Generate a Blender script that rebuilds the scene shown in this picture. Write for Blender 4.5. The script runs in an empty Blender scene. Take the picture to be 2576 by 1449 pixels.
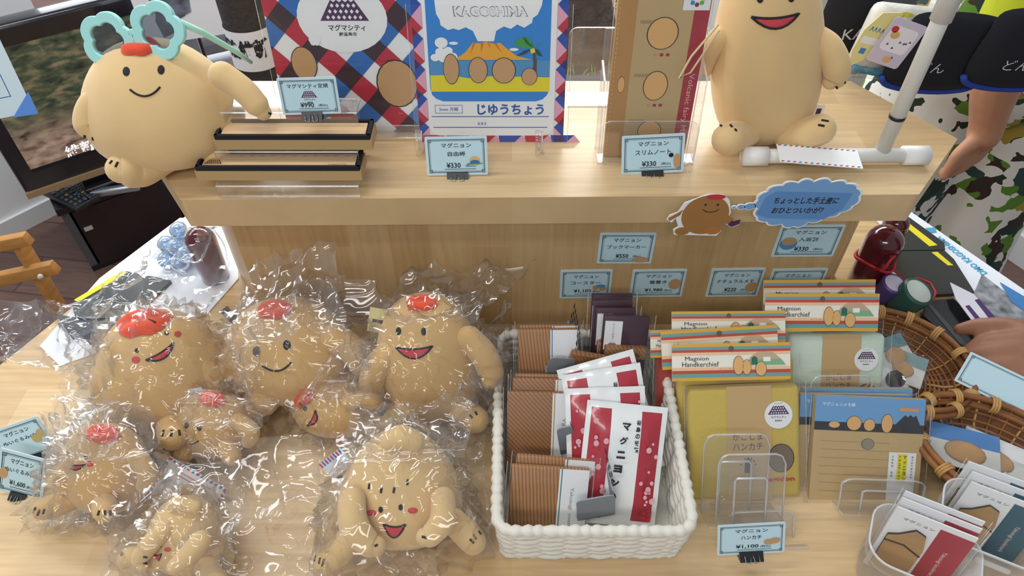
import bpy, bmesh, math, random
from mathutils import Vector, Matrix, noise
from mathutils.bvhtree import BVHTree
SC = bpy.context.scene
COL = SC.collection
# ---------------- camera ----------------
W_, H_, F_ = 2576.0, 1449.0, 1800.0
PITCH = math.radians(46.0)
EYE = Vector((0, 0, 1.5))
cam = bpy.data.cameras.new('camera'); cam.sensor_width = 36; cam.lens = F_ / W_ * 36; cam.clip_start = .01
camo = bpy.data.objects.new('camera', cam); COL.objects.link(camo)
camo.location = EYE; camo.rotation_euler = (math.pi / 2 - PITCH, 0, 0); SC.camera = camo
# ---------------- world, lights, exposure ----------------
wd = bpy.data.worlds.new('world'); SC.world = wd; wd.use_nodes = True
bg = wd.node_tree.nodes['Background']; bg.inputs[0].default_value = (.86, .93, 1, 1); bg.inputs[1].default_value = .42
SC.view_settings.view_transform = 'Standard'; SC.view_settings.look = 'None'
SC.view_settings.exposure = -0.16; SC.view_settings.gamma = 1; SC.view_settings.use_curve_mapping = False
SC.cycles.transparent_max_bounces = 40; SC.cycles.max_bounces = 10
def area(name, loc, tgt, sx, sy, power, col=(1, 1, 1)):
    l = bpy.data.lights.new(name, 'AREA'); l.shape = 'RECTANGLE'; l.size = sx; l.size_y = sy; l.energy = power; l.color = col
    o = bpy.data.objects.new(name, l); COL.objects.link(o); o.location = loc
    o.rotation_euler = (Vector(tgt) - Vector(loc)).to_track_quat('-Z', 'Y').to_euler(); return o
area('window_daylight', (-2.3, 2.3, 1.75), (-.2, .6, .9), 2.2, 1.5, 62, (.92, .97, 1))
area('ceiling_lamp', (-.9, .9, 2.5), (-.9, .9, 0), 1.2, .16, 13, (1, .985, .96))
area('ceiling_lamp', (.5, 1.7, 2.5), (.5, 1.7, 0), 1.2, .16, 9, (1, .985, .96))
area('ceiling_lamp', (-.7, -.3, 2.5), (-.7, -.3, 0), 1.2, .16, 7, (1, .985, .96))
area('ceiling_lamp', (-.45, -1.1, 2.4), (-.2, .6, .85), 1.3, .25, 14, (1, .985, .96))
area('outdoor_daylight', (-.2, 3.6, 2.6), (-.2, 3.6, 0), 3.0, 1.0, 240, (1, 1, 1))
# ---------------- pixel -> world ----------------
_f = Vector((0, math.cos(PITCH), -math.sin(PITCH))); _u = Vector((0, math.sin(PITCH), math.cos(PITCH))); _r = Vector((1, 0, 0))
def ray(p): return _f + _r * ((p[0] - W_ / 2) / F_) + _u * ((H_ / 2 - p[1]) / F_)
def at_z(p, z):
    d = ray(p); return EYE + d * ((z - EYE.z) / d.z)
def at_pl(p, o, n):
    d = ray(p); return EYE + d * ((o - EYE).dot(n) / d.dot(n))
def at_y(p, y): return at_pl(p, Vector((0, y, 0)), Vector((0, 1, 0)))
def depth(P): return (P - EYE).dot(_f)
def px2m(n, P): return n * depth(P) / F_
# ---------------- materials ----------------
def lin(h):
    if isinstance(h, str):
        h = h.lstrip('#'); c = [int(h[i:i + 2], 16) / 255 for i in (0, 2, 4)]
    else: c = [v / 255 for v in h]
    return tuple(v / 12.92 if v <= .04045 else ((v + .055) / 1.055) ** 2.4 for v in c) + (1,)
MC = {}
def nodes(m):
    m.use_nodes = True; nt = m.node_tree; return nt, nt.nodes, nt.links
def mat(col, rough=.6, key=None, metal=0, spec=.5, bump=None, sheen=0, emit=0, coat=0, var=None):
    k = (col if isinstance(col, str) else tuple(col), rough, key, metal, spec, bump, sheen, emit, coat, var)
    if k in MC: return MC[k]
    m = bpy.data.materials.new(key or 'paint'); nt, N, L = nodes(m); b = N['Principled BSDF']
    b.inputs['Base Color'].default_value = lin(col); b.inputs['Roughness'].default_value = rough
    b.inputs['Metallic'].default_value = metal; b.inputs['Specular IOR Level'].default_value = spec
    b.inputs['Sheen Weight'].default_value = sheen; b.inputs['Coat Weight'].default_value = coat
    if emit: b.inputs['Emission Color'].default_value = lin(col); b.inputs['Emission Strength'].default_value = emit
    if bump or var:
        tc = N.new('ShaderNodeTexCoord')
    if bump:
        t = N.new('ShaderNodeTexNoise'); t.inputs['Scale'].default_value = bump[0]; t.inputs['Detail'].default_value = 4
        bp = N.new('ShaderNodeBump'); bp.inputs['Strength'].default_value = bump[1]; bp.inputs['Distance'].default_value = bump[2] if len(bump) > 2 else .002
        L.new(tc.outputs['Object'], t.inputs['Vector']); L.new(t.outputs['Fac'], bp.inputs['Height']); L.new(bp.outputs['Normal'], b.inputs['Normal'])
    if var:
        t2 = N.new('ShaderNodeTexNoise'); t2.inputs['Scale'].default_value = var[0]; t2.inputs['Detail'].default_value = 5
        mp = N.new('ShaderNodeMapping'); mp.inputs['Scale'].default_value = var[2] if len(var) > 2 else (1, 1, 1)
        r = N.new('ShaderNodeValToRGB'); c = lin(col)
        r.color_ramp.elements[0].position = .3; r.color_ramp.elements[1].position = .7
        r.color_ramp.elements[0].color = tuple(v * (1 - var[1]) for v in c[:3]) + (1,)
        r.color_ramp.elements[1].color = tuple(min(1, v * (1 + var[1])) for v in c[:3]) + (1,)
        L.new(tc.outputs['Object'], mp.inputs['Vector']); L.new(mp.outputs['Vector'], t2.inputs['Vector']); L.new(t2.outputs['Fac'], r.inputs['Fac']); L.new(r.outputs['Color'], b.inputs['Base Color'])
    MC[k] = m; return m
def film(key, amt=.1, gloss=.6, rough=.06, haze=.02, tint=(1, 1, 1, 1), hz=(.9, .92, .95, 1), bump=None):
    if key in MC: return MC[key]
    m = bpy.data.materials.new(key); nt, N, L = nodes(m); N.remove(N['Principled BSDF']); out = N['Material Output']
    tr = N.new('ShaderNodeBsdfTransparent'); tr.inputs[0].default_value = tint
    gl = N.new('ShaderNodeBsdfGlossy'); gl.inputs['Roughness'].default_value = rough
    df = N.new('ShaderNodeBsdfDiffuse'); df.inputs[0].default_value = hz
    lw = N.new('ShaderNodeLayerWeight'); lw.inputs[0].default_value = .35
    mr = N.new('ShaderNodeMath'); mr.operation = 'MULTIPLY_ADD'; mr.inputs[1].default_value = gloss; mr.inputs[2].default_value = amt; mr.use_clamp = True
    m1 = N.new('ShaderNodeMixShader'); m2 = N.new('ShaderNodeMixShader'); m2.inputs[0].default_value = haze
    L.new(lw.outputs['Facing'], mr.inputs[0]); L.new(mr.outputs[0], m1.inputs[0]); L.new(tr.outputs[0], m1.inputs[1]); L.new(gl.outputs[0], m1.inputs[2])
    L.new(m1.outputs[0], m2.inputs[1]); L.new(df.outputs[0], m2.inputs[2]); L.new(m2.outputs[0], out.inputs[0])
    if bump:
        tc = N.new('ShaderNodeTexCoord'); t = N.new('ShaderNodeTexVoronoi'); t.inputs['Scale'].default_value = bump[0]
        t.feature = 'F1'; bp = N.new('ShaderNodeBump'); bp.inputs['Strength'].default_value = bump[1]; bp.inputs['Distance'].default_value = bump[2]
        ns = N.new('ShaderNodeTexNoise'); ns.inputs['Scale'].default_value = bump[0] * .6; ns.inputs['Detail'].default_value = 3
        mx = N.new('ShaderNodeMixRGB'); mx.inputs[0].default_value = .06
        L.new(tc.outputs['Object'], ns.inputs['Vector']); L.new(tc.outputs['Object'], mx.inputs[1]); L.new(ns.outputs['Color'], mx.inputs[2])
        L.new(mx.outputs[0], t.inputs['Vector']); L.new(t.outputs['Distance'], bp.inputs['Height'])
        L.new(bp.outputs['Normal'], gl.inputs['Normal']); L.new(bp.outputs['Normal'], lw.inputs['Normal'])
    MC[key] = m; return m
def wood(key, c1, c2, bw, bh, rot=(0, 0, 0), rough=.35, grain=.25, plank_y=False, coat=.15, mortar=0.0):
    m = bpy.data.materials.new(key); nt, N, L = nodes(m); b = N['Principled BSDF']
    tc = N.new('ShaderNodeTexCoord'); mp = N.new('ShaderNodeMapping'); mp.inputs['Rotation'].default_value = rot
    L.new(tc.outputs['Object'], mp.inputs['Vector'])
    br = N.new('ShaderNodeTexBrick'); br.inputs['Color1'].default_value = lin(c1); br.inputs['Color2'].default_value = lin(c2)
    br.inputs['Mortar'].default_value = tuple(v * .55 for v in lin(c2)[:3]) + (1,); br.inputs['Mortar Size'].default_value = mortar; br.inputs['Scale'].default_value = 1
    br.inputs['Brick Width'].default_value = bw; br.inputs['Row Height'].default_value = bh; br.offset = .37; br.inputs['Bias'].default_value = -.1
    L.new(mp.outputs['Vector'], br.inputs['Vector'])
    m2 = N.new('ShaderNodeMapping'); m2.inputs['Scale'].default_value = (4, 60, 4); L.new(mp.outputs['Vector'], m2.inputs['Vector'])
    ns = N.new('ShaderNodeTexNoise'); ns.inputs['Scale'].default_value = 2.2; ns.inputs['Detail'].default_value = 6; ns.inputs['Distortion'].default_value = .6
    L.new(m2.outputs['Vector'], ns.inputs['Vector'])
    rp = N.new('ShaderNodeValToRGB'); rp.color_ramp.elements[0].position = .3; rp.color_ramp.elements[1].position = .72
    rp.color_ramp.elements[0].color = (1 - grain, 1 - grain * 1.15, 1 - grain * 1.35, 1); rp.color_ramp.elements[1].color = (1.06, 1.05, 1.03, 1)
    L.new(ns.outputs['Fac'], rp.inputs['Fac'])
    mx = N.new('ShaderNodeMixRGB'); mx.blend_type = 'MULTIPLY'; mx.inputs[0].default_value = 1
    L.new(br.outputs['Color'], mx.inputs[1]); L.new(rp.outputs['Color'], mx.inputs[2]); L.new(mx.outputs[0], b.inputs['Base Color'])
    b.inputs['Roughness'].default_value = rough; b.inputs['Coat Weight'].default_value = coat; b.inputs['Coat Roughness'].default_value = .25
    return m
R90 = math.pi / 2
WOOD_TOP = wood('beech_planks_top', '#d9bf95', '#caaa7c', .42, .062, grain=.16)
WOOD_LOW = wood('beech_planks_table', '#dfc499', '#cfae7e', .45, .06, grain=.18)
WOOD_V = wood('beech_planks_upright', '#cdae80', '#bd9a6b', .30, .05, rot=(R90, 0, R90), grain=.12)
WOOD_FLOOR = wood('dark_floor_boards', '#7d6058', '#6c5149', 1.2, .15, rot=(0, 0, .15), rough=.3, grain=.3, coat=.3, mortar=.003)
EASEL_W = mat('#c08a4a', .5, 'easel_wood', var=(9, .25, (1, 1, 6)))
FILM = film('crinkled_cellophane', .04, .42, .06, .010, bump=(19, .3, .005))
FILM2 = film('creased_cellophane', .07, .5, .09, .028, bump=(22, .4, .005))
FILMS = film('smooth_cellophane', .018, .28, .05, .008, bump=(30, .12, .002))
ACR = film('clear_acrylic', .05, .45, .03, .015)
ACRE = film('acrylic_edge', .28, .5, .15, .25, hz=(.92, .94, .97, 1))
FROST = film('frosted_plastic', .05, .25, .4, .42, hz=(.86, .86, .86, 1))
BLACK = mat('#17181c', .35, 'black_plastic'); BLACKM = mat('#14161f', .8, 'black_board')
INK = mat('#23262b', .7, 'black_ink'); WHITE = mat('#eef0f2', .55, 'white_paper')
CARD = mat('#c2e1ec', .3, 'pale_blue_card'); LAM = mat('#d5e8ee', .15, 'laminate_margin')
KRAFT = mat('#c9a873', .7, 'kraft_card', bump=(400, .1, .0005)); TAN = mat('#c39a6b', .6, 'tan_ink'); TANP = mat('#e0b071', .6, 'peach_ink')
RED = mat('#c8323f', .5, 'red_ink'); BLUE = mat('#2f6fc0', .5, 'blue_ink'); NAVY = mat('#14161f', .9, 'navy_cloth', bump=(900, .3, .001))
PURPLE = mat('#4a2348', .6, 'plum_ink'); MAROON = mat('#571724', .12, 'maroon_lacquer', coat=.6)
# ---------------- mesh builder ----------------
class M:
    def __init__(s): s.v = []; s.f = []; s.m = []; s.sm = []; s.mats = []
    def mi(s, m):
        if m not in s.mats: s.mats.append(m)
        return s.mats.index(m)
    def add(s, vs, fs, m, smooth=False):
        o = len(s.v); s.v += [Vector(v) for v in vs]; k = s.mi(m)
        for f in fs: s.f.append([i + o for i in f]); s.m.append(k); s.sm.append(smooth)
        return s
    def box(s, c, d, m, R=None):
        x, y, z = d[0] / 2, d[1] / 2, d[2] / 2
        vs = [Vector((a * x, b * y, e * z)) for a in (-1, 1) for b in (-1, 1) for e in (-1, 1)]
        if R: vs = [R @ v for v in vs]
        return s.add([v + Vector(c) for v in vs], [(0, 1, 3, 2), (4, 6, 7, 5), (0, 4, 5, 1), (2, 3, 7, 6), (0, 2, 6, 4), (1, 5, 7, 3)], m)
    def bbox(s, c, d, m, r=.004, seg=2):
        bm = bmesh.new(); bmesh.ops.create_cube(bm, size=1)
        for v in bm.verts: v.co = Vector((v.co.x * d[0], v.co.y * d[1], v.co.z * d[2])) + Vector(c)
        bmesh.ops.bevel(bm, geom=bm.edges[:], offset=r, segments=seg, affect='EDGES', profile=.5)
        bm.verts.index_update(); s.add([v.co.copy() for v in bm.verts], [[v.index for v in f.verts] for f in bm.faces], m, True); bm.free(); return s
    def prism(s, poly, z0, z1, m, side=None, axis='z'):
        n = len(poly); vs = []
        for z in (z0, z1):
            for a, b in poly: vs.append((a, b, z) if axis == 'z' else ((a, z, b) if axis == 'y' else (z, a, b)))
        s.add(vs, [list(range(n))[::-1], list(range(n, 2 * n))], m)
        return s.add(vs, [(i, (i + 1) % n, n + (i + 1) % n, n + i) for i in range(n)], side or m)
    def tube(s, pts, r, m, n=8, closed=False, flat=1, cap=True, up=None):
        pts = [Vector(p) for p in pts]; k = len(pts); rs = r if isinstance(r, (list, tuple)) else [r] * k
        vs = []; pn = None
        for i in range(k):
            if closed: t = pts[(i + 1) % k] - pts[i - 1]
            else: t = pts[min(i + 1, k - 1)] - pts[max(i - 1, 0)]
            t = t.normalized() if t.length > 1e-9 else Vector((0, 0, 1))
            if up is not None: a = Vector(up).cross(t); a = a.normalized() if a.length > 1e-6 else t.orthogonal().normalized()
            elif pn is None: a = t.orthogonal().normalized()
            else:
                a = pn - t * pn.dot(t); a = a.normalized() if a.length > 1e-6 else t.orthogonal().normalized()
            pn = a; b = t.cross(a)
            for j in range(n):
                q = 2 * math.pi * j / n; vs.append(pts[i] + (a * math.cos(q) + b * math.sin(q) * flat) * rs[i])
        fs = []
        for i in range(k if closed else k - 1):
            for j in range(n):
                i2 = (i + 1) % k; fs.append((i * n + j, i * n + (j + 1) % n, i2 * n + (j + 1) % n, i2 * n + j))
        if not closed and cap: fs.append(list(range(n))[::-1]); fs.append([(k - 1) * n + j for j in range(n)])
        return s.add(vs, fs, m, True)
    def sweep(s, pts, rad, m, n=14, sub=6, flat=1, up=None):
        P = [Vector(p) for p in pts]; k = len(P); q = []; rr = []
        for i in range(k - 1):
            p0 = P[max(i - 1, 0)]; p1 = P[i]; p2 = P[i + 1]; p3 = P[min(i + 2, k - 1)]
            for j in range(sub):
                t = j / sub; t2 = t * t; t3 = t2 * t
                q.append(.5 * ((2 * p1) + (p2 - p0) * t + (2 * p0 - 5 * p1 + 4 * p2 - p3) * t2 + (3 * p1 - p0 - 3 * p2 + p3) * t3))
                u = t * t * (3 - 2 * t); rr.append(rad[i] * (1 - u) + rad[i + 1] * u)
        q.append(P[-1]); rr.append(rad[-1])
        d0 = (q[0] - q[1]).normalized(); d1 = (q[-1] - q[-2]).normalized(); a = []; ar = []; b = []; br = []
        for i in range(1, 6):
            an = i / 5 * R90 * .98
            b.append(q[-1] + d1 * rr[-1] * math.sin(an)); br.append(rr[-1] * math.cos(an))
            a.insert(0, q[0] + d0 * rr[0] * math.sin(an)); ar.insert(0, rr[0] * math.cos(an))
        return s.tube(a + q + b, ar + rr + br, m, n, flat=flat, up=up)
    def lathe(s, prof, m, n=24, c=(0, 0, 0), sx=1, sy=1, cap=True):
        c = Vector(c); vs = []
        for r, z in prof:
            for j in range(n):
                a = 2 * math.pi * j / n; vs.append(c + Vector((r * sx * math.cos(a), r * sy * math.sin(a), z)))
        fs = [(i * n + j, i * n + (j + 1) % n, (i + 1) * n + (j + 1) % n, (i + 1) * n + j) for i in range(len(prof) - 1) for j in range(n)]
        if cap: fs.append(list(range(n))[::-1]); fs.append([(len(prof) - 1) * n + j for j in range(n)])
        return s.add(vs, fs, m, True)
    def ball(s, c, r, m, n=14, R=None):
        r = r if isinstance(r, (tuple, list)) else (r, r, r); vs = []; fs = []; h = n // 2 + 1
        for i in range(h + 1):
            p = math.pi * i / h
            for j in range(n):
                a = 2 * math.pi * j / n; v = Vector((r[0] * math.sin(p) * math.cos(a), r[1] * math.sin(p) * math.sin(a), r[2] * math.cos(p)))
                vs.append((R @ v if R else v) + Vector(c))
        for i in range(h):
            for j in range(n): fs.append((i * n + j, i * n + (j + 1) % n, (i + 1) * n + (j + 1) % n, (i + 1) * n + j))
        return s.add(vs, fs, m, True)
    # ---- flat print on the front (local u=x, v=z, toward the viewer = -y) ----
    def pg(s, pts, m, l=1, y=0):
        yy = y - .00012 * l
        return s.add([(p[0], yy, p[1]) for p in pts], [list(range(len(pts)))], m)
    def rc(s, u0, v0, u1, v1, m, l=1, y=0): return s.pg([(u0, v0), (u1, v0), (u1, v1), (u0, v1)], m, l, y)
    def el(s, u, v, a, b, m, l=1, y=0, n=24, rot=0, t0=0, t1=2 * math.pi):
        c, d = math.cos(rot), math.sin(rot); p = []
        for i in range(n):
            q = t0 + (t1 - t0) * i / (n if t1 - t0 > 6.28 else n - 1); x, w = a * math.cos(q), b * math.sin(q); p.append((u + x * c - w * d, v + x * d + w * c))
        return s.pg(p, m, l, y)
    def ln(s, pts, w, m, l=1, y=0, closed=False):
        k = len(pts); pts = [Vector(p) for p in pts]
        for i in range(k if closed else k - 1):
            a, b = pts[i], pts[(i + 1) % k]; d = b - a
            if d.length < 1e-9: continue
            d.normalize(); nn = Vector((-d.y, d.x)) * w / 2; e = d * w * .45
            s.pg([a - e - nn, b + e - nn, b + e + nn, a - e + nn], m, l, y)
        return s
    def frame(s, u0, v0, u1, v1, w, m, l=1, y=0): return s.ln([(u0, v0), (u1, v0), (u1, v1), (u0, v1)], w, m, l, y, True)
    def tx(s, t, u, v, w, h, m, l=2, y=0, bold=0, shear=0, rot=0):
        cu = bpy.data.curves.new('t', 'FONT'); cu.body = t; cu.size = 1; cu.shear = shear; cu.offset = bold; cu.resolution_u = 2
        if '\n' in t: cu.space_line = 1.05; cu.align_x = 'CENTER'
        o = bpy.data.objects.new('t', cu); COL.objects.link(o); bpy.context.view_layer.update()
        me = o.evaluated_get(bpy.context.evaluated_depsgraph_get()).to_mesh()
        vs = [x.co.copy() for x in me.vertices]; fs = [list(p.vertices) for p in me.polygons]
        o.evaluated_get(bpy.context.evaluated_depsgraph_get()).to_mesh_clear(); bpy.data.objects.remove(o); bpy.data.curves.remove(cu)
        if not vs: return s
        x0 = min(a.x for a in vs); x1 = max(a.x for a in vs); y0 = min(a.y for a in vs); y1 = max(a.y for a in vs)
        kx = w / (x1 - x0) if w else h / (y1 - y0); ky = h / (y1 - y0) if h else kx
        yy = y - .00012 * l; c, d = math.cos(rot), math.sin(rot); q = []
        for a in vs:
            X = (a.x - (x0 + x1) / 2) * kx; Y = (a.y - (y0 + y1) / 2) * ky; q.append((u + X * c - Y * d, yy, v + X * d + Y * c))
        return s.add(q, fs, m)
    def build(s, name, parent=None, mw=None, sub=0, bev=0):
        me = bpy.data.meshes.new(name); me.from_pydata([tuple(v) for v in s.v], [], s.f)
        for m in s.mats: me.materials.append(m)
        me.polygons.foreach_set('material_index', s.m); me.polygons.foreach_set('use_smooth', s.sm); me.update()
        o = bpy.data.objects.new(name, me); COL.objects.link(o)
        if parent: o.parent = parent
        if mw is not None: o.matrix_world = mw
        if sub: md = o.modifiers.new('s', 'SUBSURF'); md.levels = md.render_levels = sub
        if bev: md = o.modifiers.new('b', 'BEVEL'); md.width = bev; md.segments = 2; md.limit_method = 'ANGLE'
        return o
def tag(o, label, cat, group=None):
    o['label'] = label; o['category'] = cat
    if group: o['group'] = group
    return o
def thing(name, label, cat, mw=None, group=None):
    o = bpy.data.objects.new(name, None); COL.objects.link(o); o.empty_display_size = .02
    if mw is not None: o.matrix_world = mw
    return tag(o, label, cat, group)
def struct(o): o['kind'] = 'structure'; return o
def mtx(o, x, y, z): return Matrix(((x.x, y.x, z.x, o.x), (x.y, y.y, z.y, o.y), (x.z, y.z, z.z, o.z), (0, 0, 0, 1)))
def frame_at(o, yaw=0, lean=0):
    return Matrix.Translation(o) @ Matrix.Rotation(yaw, 4, 'Z') @ Matrix.Rotation(-lean, 4, 'X')
def quad(TL, TR, BL, Y0, z0, lean, yaw=0, X0=0):
    """rectangle seen at those pixels, on a plane through (X0,Y0,z0) leaning back by lean degrees -> matrix (base centre), w, h"""
    le = math.radians(lean); R = Matrix.Rotation(math.radians(yaw), 3, 'Z')
    n = R @ Vector((0, math.cos(le), -math.sin(le))); o = Vector((X0, Y0, z0))
    a, b, c = at_pl(TL, o, n), at_pl(TR, o, n), at_pl(BL, o, n)
    x = (b - a).normalized(); z = x.cross(n).normalized()
    if z.z < 0: z = -z
    y = z.cross(x); h = (a - c).dot(z); w = (b - a).length
    return mtx((a + b) / 2 - z * h, x, y, z), w, h
def rrect(w, h, r, n=5, v0=0):
    p = []
    for cx, cy, a0 in ((w / 2 - r, v0 + r, -R90), (w / 2 - r, v0 + h - r, 0), (-w / 2 + r, v0 + h - r, R90), (-w / 2 + r, v0 + r, 2 * R90)):
        for i in range(n + 1):
            a = a0 + R90 * i / n; p.append((cx + r * math.cos(a), cy + r * math.sin(a)))
    return p
def clip(poly, u0, v0, u1, v1):
    def cut(p, f, g):
        o = []
        for i in range(len(p)):
            a, b = p[i - 1], p[i]; fa, fb = f(a), f(b)
            if (fa >= 0) != (fb >= 0): t = fa / (fa - fb); o.append((a[0] + (b[0] - a[0]) * t, a[1] + (b[1] - a[1]) * t))
            if fb >= 0: o.append(b)
        return o
    p = [tuple(q) for q in poly]
    for f in (lambda q: q[0] - u0, lambda q: u1 - q[0], lambda q: q[1] - v0, lambda q: v1 - q[1]):
        if len(p) < 3: return []
        p = cut(p, f, None)
    return p if len(p) > 2 else []
ZL, ZU, TH = .755, 1.005, .038
random.seed(4)
# ---------------- room shell ----------------
fl = M(); fl.box((0, 1.2, -.02), (7, 6, .04), WOOD_FLOOR); struct(fl.build('floor'))
WALLW = mat('#e9ebee', .8, 'white_wall_paint', bump=(60, .05)); WALLG = mat('#b9b6b0', .7, 'grey_cabinet_paint'); TRIM = mat('#dfe1e4', .5, 'white_trim')
# left wall, running behind the television
A = Vector((-2.0, 1.15, 0)); Bv = Vector((-1.34, 1.96, 0))
def wall_along(name, a, b, z0, z1, th, m, off=0):
    d = (b - a); L = d.length; yaw = math.atan2(d.y, d.x); w = M(); w.box((L / 2, th / 2 + off, (z0 + z1) / 2), (L, th, z1 - z0), m)
    return struct(w.build(name, mw=Matrix.Translation(a) @ Matrix.Rotation(yaw, 4, 'Z')))
wall_along('wall_left', A + Vector((-1.2, -1.47, 0)), Bv, 0, 1.3, .1, WALLW)
wall_along('baseboard_left', A + Vector((-1.2, -1.47, 0)), Bv, 0, .06, .012, TRIM, -.012)
# right wall block with its baseboard
C = at_z((2456, 591), 0); D = at_z((2576, 672), 0); d = (D - C).normalized()
wall_along('wall_right', C + d * 1.6, C, 0, 2.5, -.1, WALLW) if False else None
wr = M(); L = 2.2; wr.box((L / 2, .15, 1.25), (L, .3, 2.5), WALLW); yawr = math.atan2(d.y, d.x)
struct(wr.build('wall_right', mw=Matrix.Translation(C) @ Matrix.Rotation(yawr, 4, 'Z')))
wb = M(); wb.box((L / 2, -.006, .045), (L, .012, .09), TRIM); struct(wb.build('baseboard_right', mw=Matrix.Translation(C) @ Matrix.Rotation(yawr, 4, 'Z')))
# back wall: low sill, glazed above, grey cupboards to the right
YB = 2.45
bw = M(); bw.box((-.4, YB + .05, .015), (3.1, .1, .03), TRIM); struct(bw.build('wall_back'))
w2 = M(); w2.box((2.1, YB + .05, 1.25), (2.0, .1, 2.5), WALLW); struct(w2.build('wall_back_right'))
for i, (x0, x1) in enumerate(((-1.9, -.1), (-.06, 1.08))):
    wf = M(); zt = 2.2
    for x in (x0 + .02, x1 - .02): wf.box((x, YB + .03, zt / 2 + .03), (.04, .05, zt), mat('#3b3d45', .4, 'window_frame_metal'))
    wf.box(((x0 + x1) / 2, YB + .03, .06), (x1 - x0, .05, .05), mat('#3b3d45', .4, 'window_frame_metal'))
    wf.box(((x0 + x1) / 2, YB + .03, zt + .03), (x1 - x0, .05, .05), mat('#3b3d45', .4, 'window_frame_metal'))
    o = struct(wf.build('window_%d' % (i + 1)))
    g = M(); g.box(((x0 + x1) / 2, YB + .03, zt / 2 + .05), (x1 - x0 - .08, .006, zt - .06), film('window_glass', .02, .25, .02, .01)); g.build('glass', o)
og = M(); og.box((0, 4.6, -.03), (9, 4.2, .04), mat('#e6e6e2', .8, 'pavement')); o = og.build('outdoor_pavement'); struct(o)
# tree outside the window, its trunk seen between the notebooks
t = thing('tree', 'dark grooved tree trunk outside the window between the notebooks', 'tree', Matrix.Translation((.245, 2.85, 0)))
tr = M(); pr = [(.19 - .012 * i + .012 * math.sin(i * 2.1), i * .12) for i in range(16)]; tr.lathe(pr, mat('#4a3e3a', .9, 'bark', bump=(18, 1, .05), var=(14, .4, (1, 1, .25))), 20); tr.build('trunk', t)
gr = M()
for i in range(500):
    a, r = random.uniform(0, 6.28), random.uniform(.5, .95); x, y = r * math.cos(a) + .1, r * math.sin(a) * .5
    gr.tube([(x, y, 0), (x + random.uniform(-.03, .03), y, random.uniform(.03, .07))], [.006, .001], mat('#7fae3e', .6, 'grass_blades'), 4)
go = gr.build('grass', mw=Matrix.Translation((.5, 3.0, -.01))); go['kind'] = 'stuff'; go['label'] = 'green grass by the tree trunk outside'; go['category'] = 'grass'
# grey cupboard behind the right end of the counter
cb = thing('cupboard', 'pale grey low cupboard standing behind the right end of the counter', 'cupboard', frame_at(Vector((1.05, 2.0, 0)), math.radians(4)))
m = M(); m.bbox((.1, .2, .34), (.95, .4, .68), WALLG, .008); m.build('body', cb)
for k in (-1, 1):
    q = M(); q.bbox((.1 + k * .235, -.006, .2), (.46, .014, .36), WALLG, .004); dr = q.build('door', cb); q = M(); q.box((.1 + k * .05, -.02, .3), (.015, .014, .1), mat('#77777a', .3, 'dull_metal')); q.build('handle', dr)
q = M(); q.bbox((.1, -.006, .53), (.94, .014, .26), WALLG, .004); q.build('drawer', cb)
# ---------------- display furniture ----------------
tp = [(-.83, .26), (-.66, .02), (.76, .02), (.90, .30), (.66, .86), (.575, 1.02), (-.47, 1.02), (-.53, .863)]
tb = thing('display_table', 'wide light beech display table carrying the riser, plush toys and baskets', 'table', Matrix.Translation((0, 0, 0)))
m = M(); m.prism(tp, ZL - .035, ZL, WOOD_LOW); m.build('tabletop', tb, bev=.004)
m = M(); m.prism([(.04 + (x - .04) * .86, .5 + (y - .5) * .86) for x, y in tp], .0, ZL - .035, WOOD_V); m.build('base', tb)
rz = [(-.337, .65), (.411, .65), (.475, .745), (.411, .84), (-.337, .84), (-.40, .745)]
rs = M(); rs.prism(rz, ZL, ZU - TH, WOOD_V)
tag(rs.build('riser_box'), 'six-sided beech riser box with price cards taped on its front', 'riser')
FL, FR, RR, LL = at_z((453, 503), ZU), at_z((2312, 489), ZU), at_z((2409, 349), ZU), at_z((376, 449), ZU)
sl = [(FL.x, FL.y), (FR.x, FR.y), (RR.x, RR.y), (.452, .862), (-.36, .862), (-.452, .735)]
ct = M(); ct.prism(sl, ZU - TH, ZU, WOOD_TOP)
tag(ct.build('countertop', bev=.005), 'thick light wood upper counter slab with angled ends', 'countertop')
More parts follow.
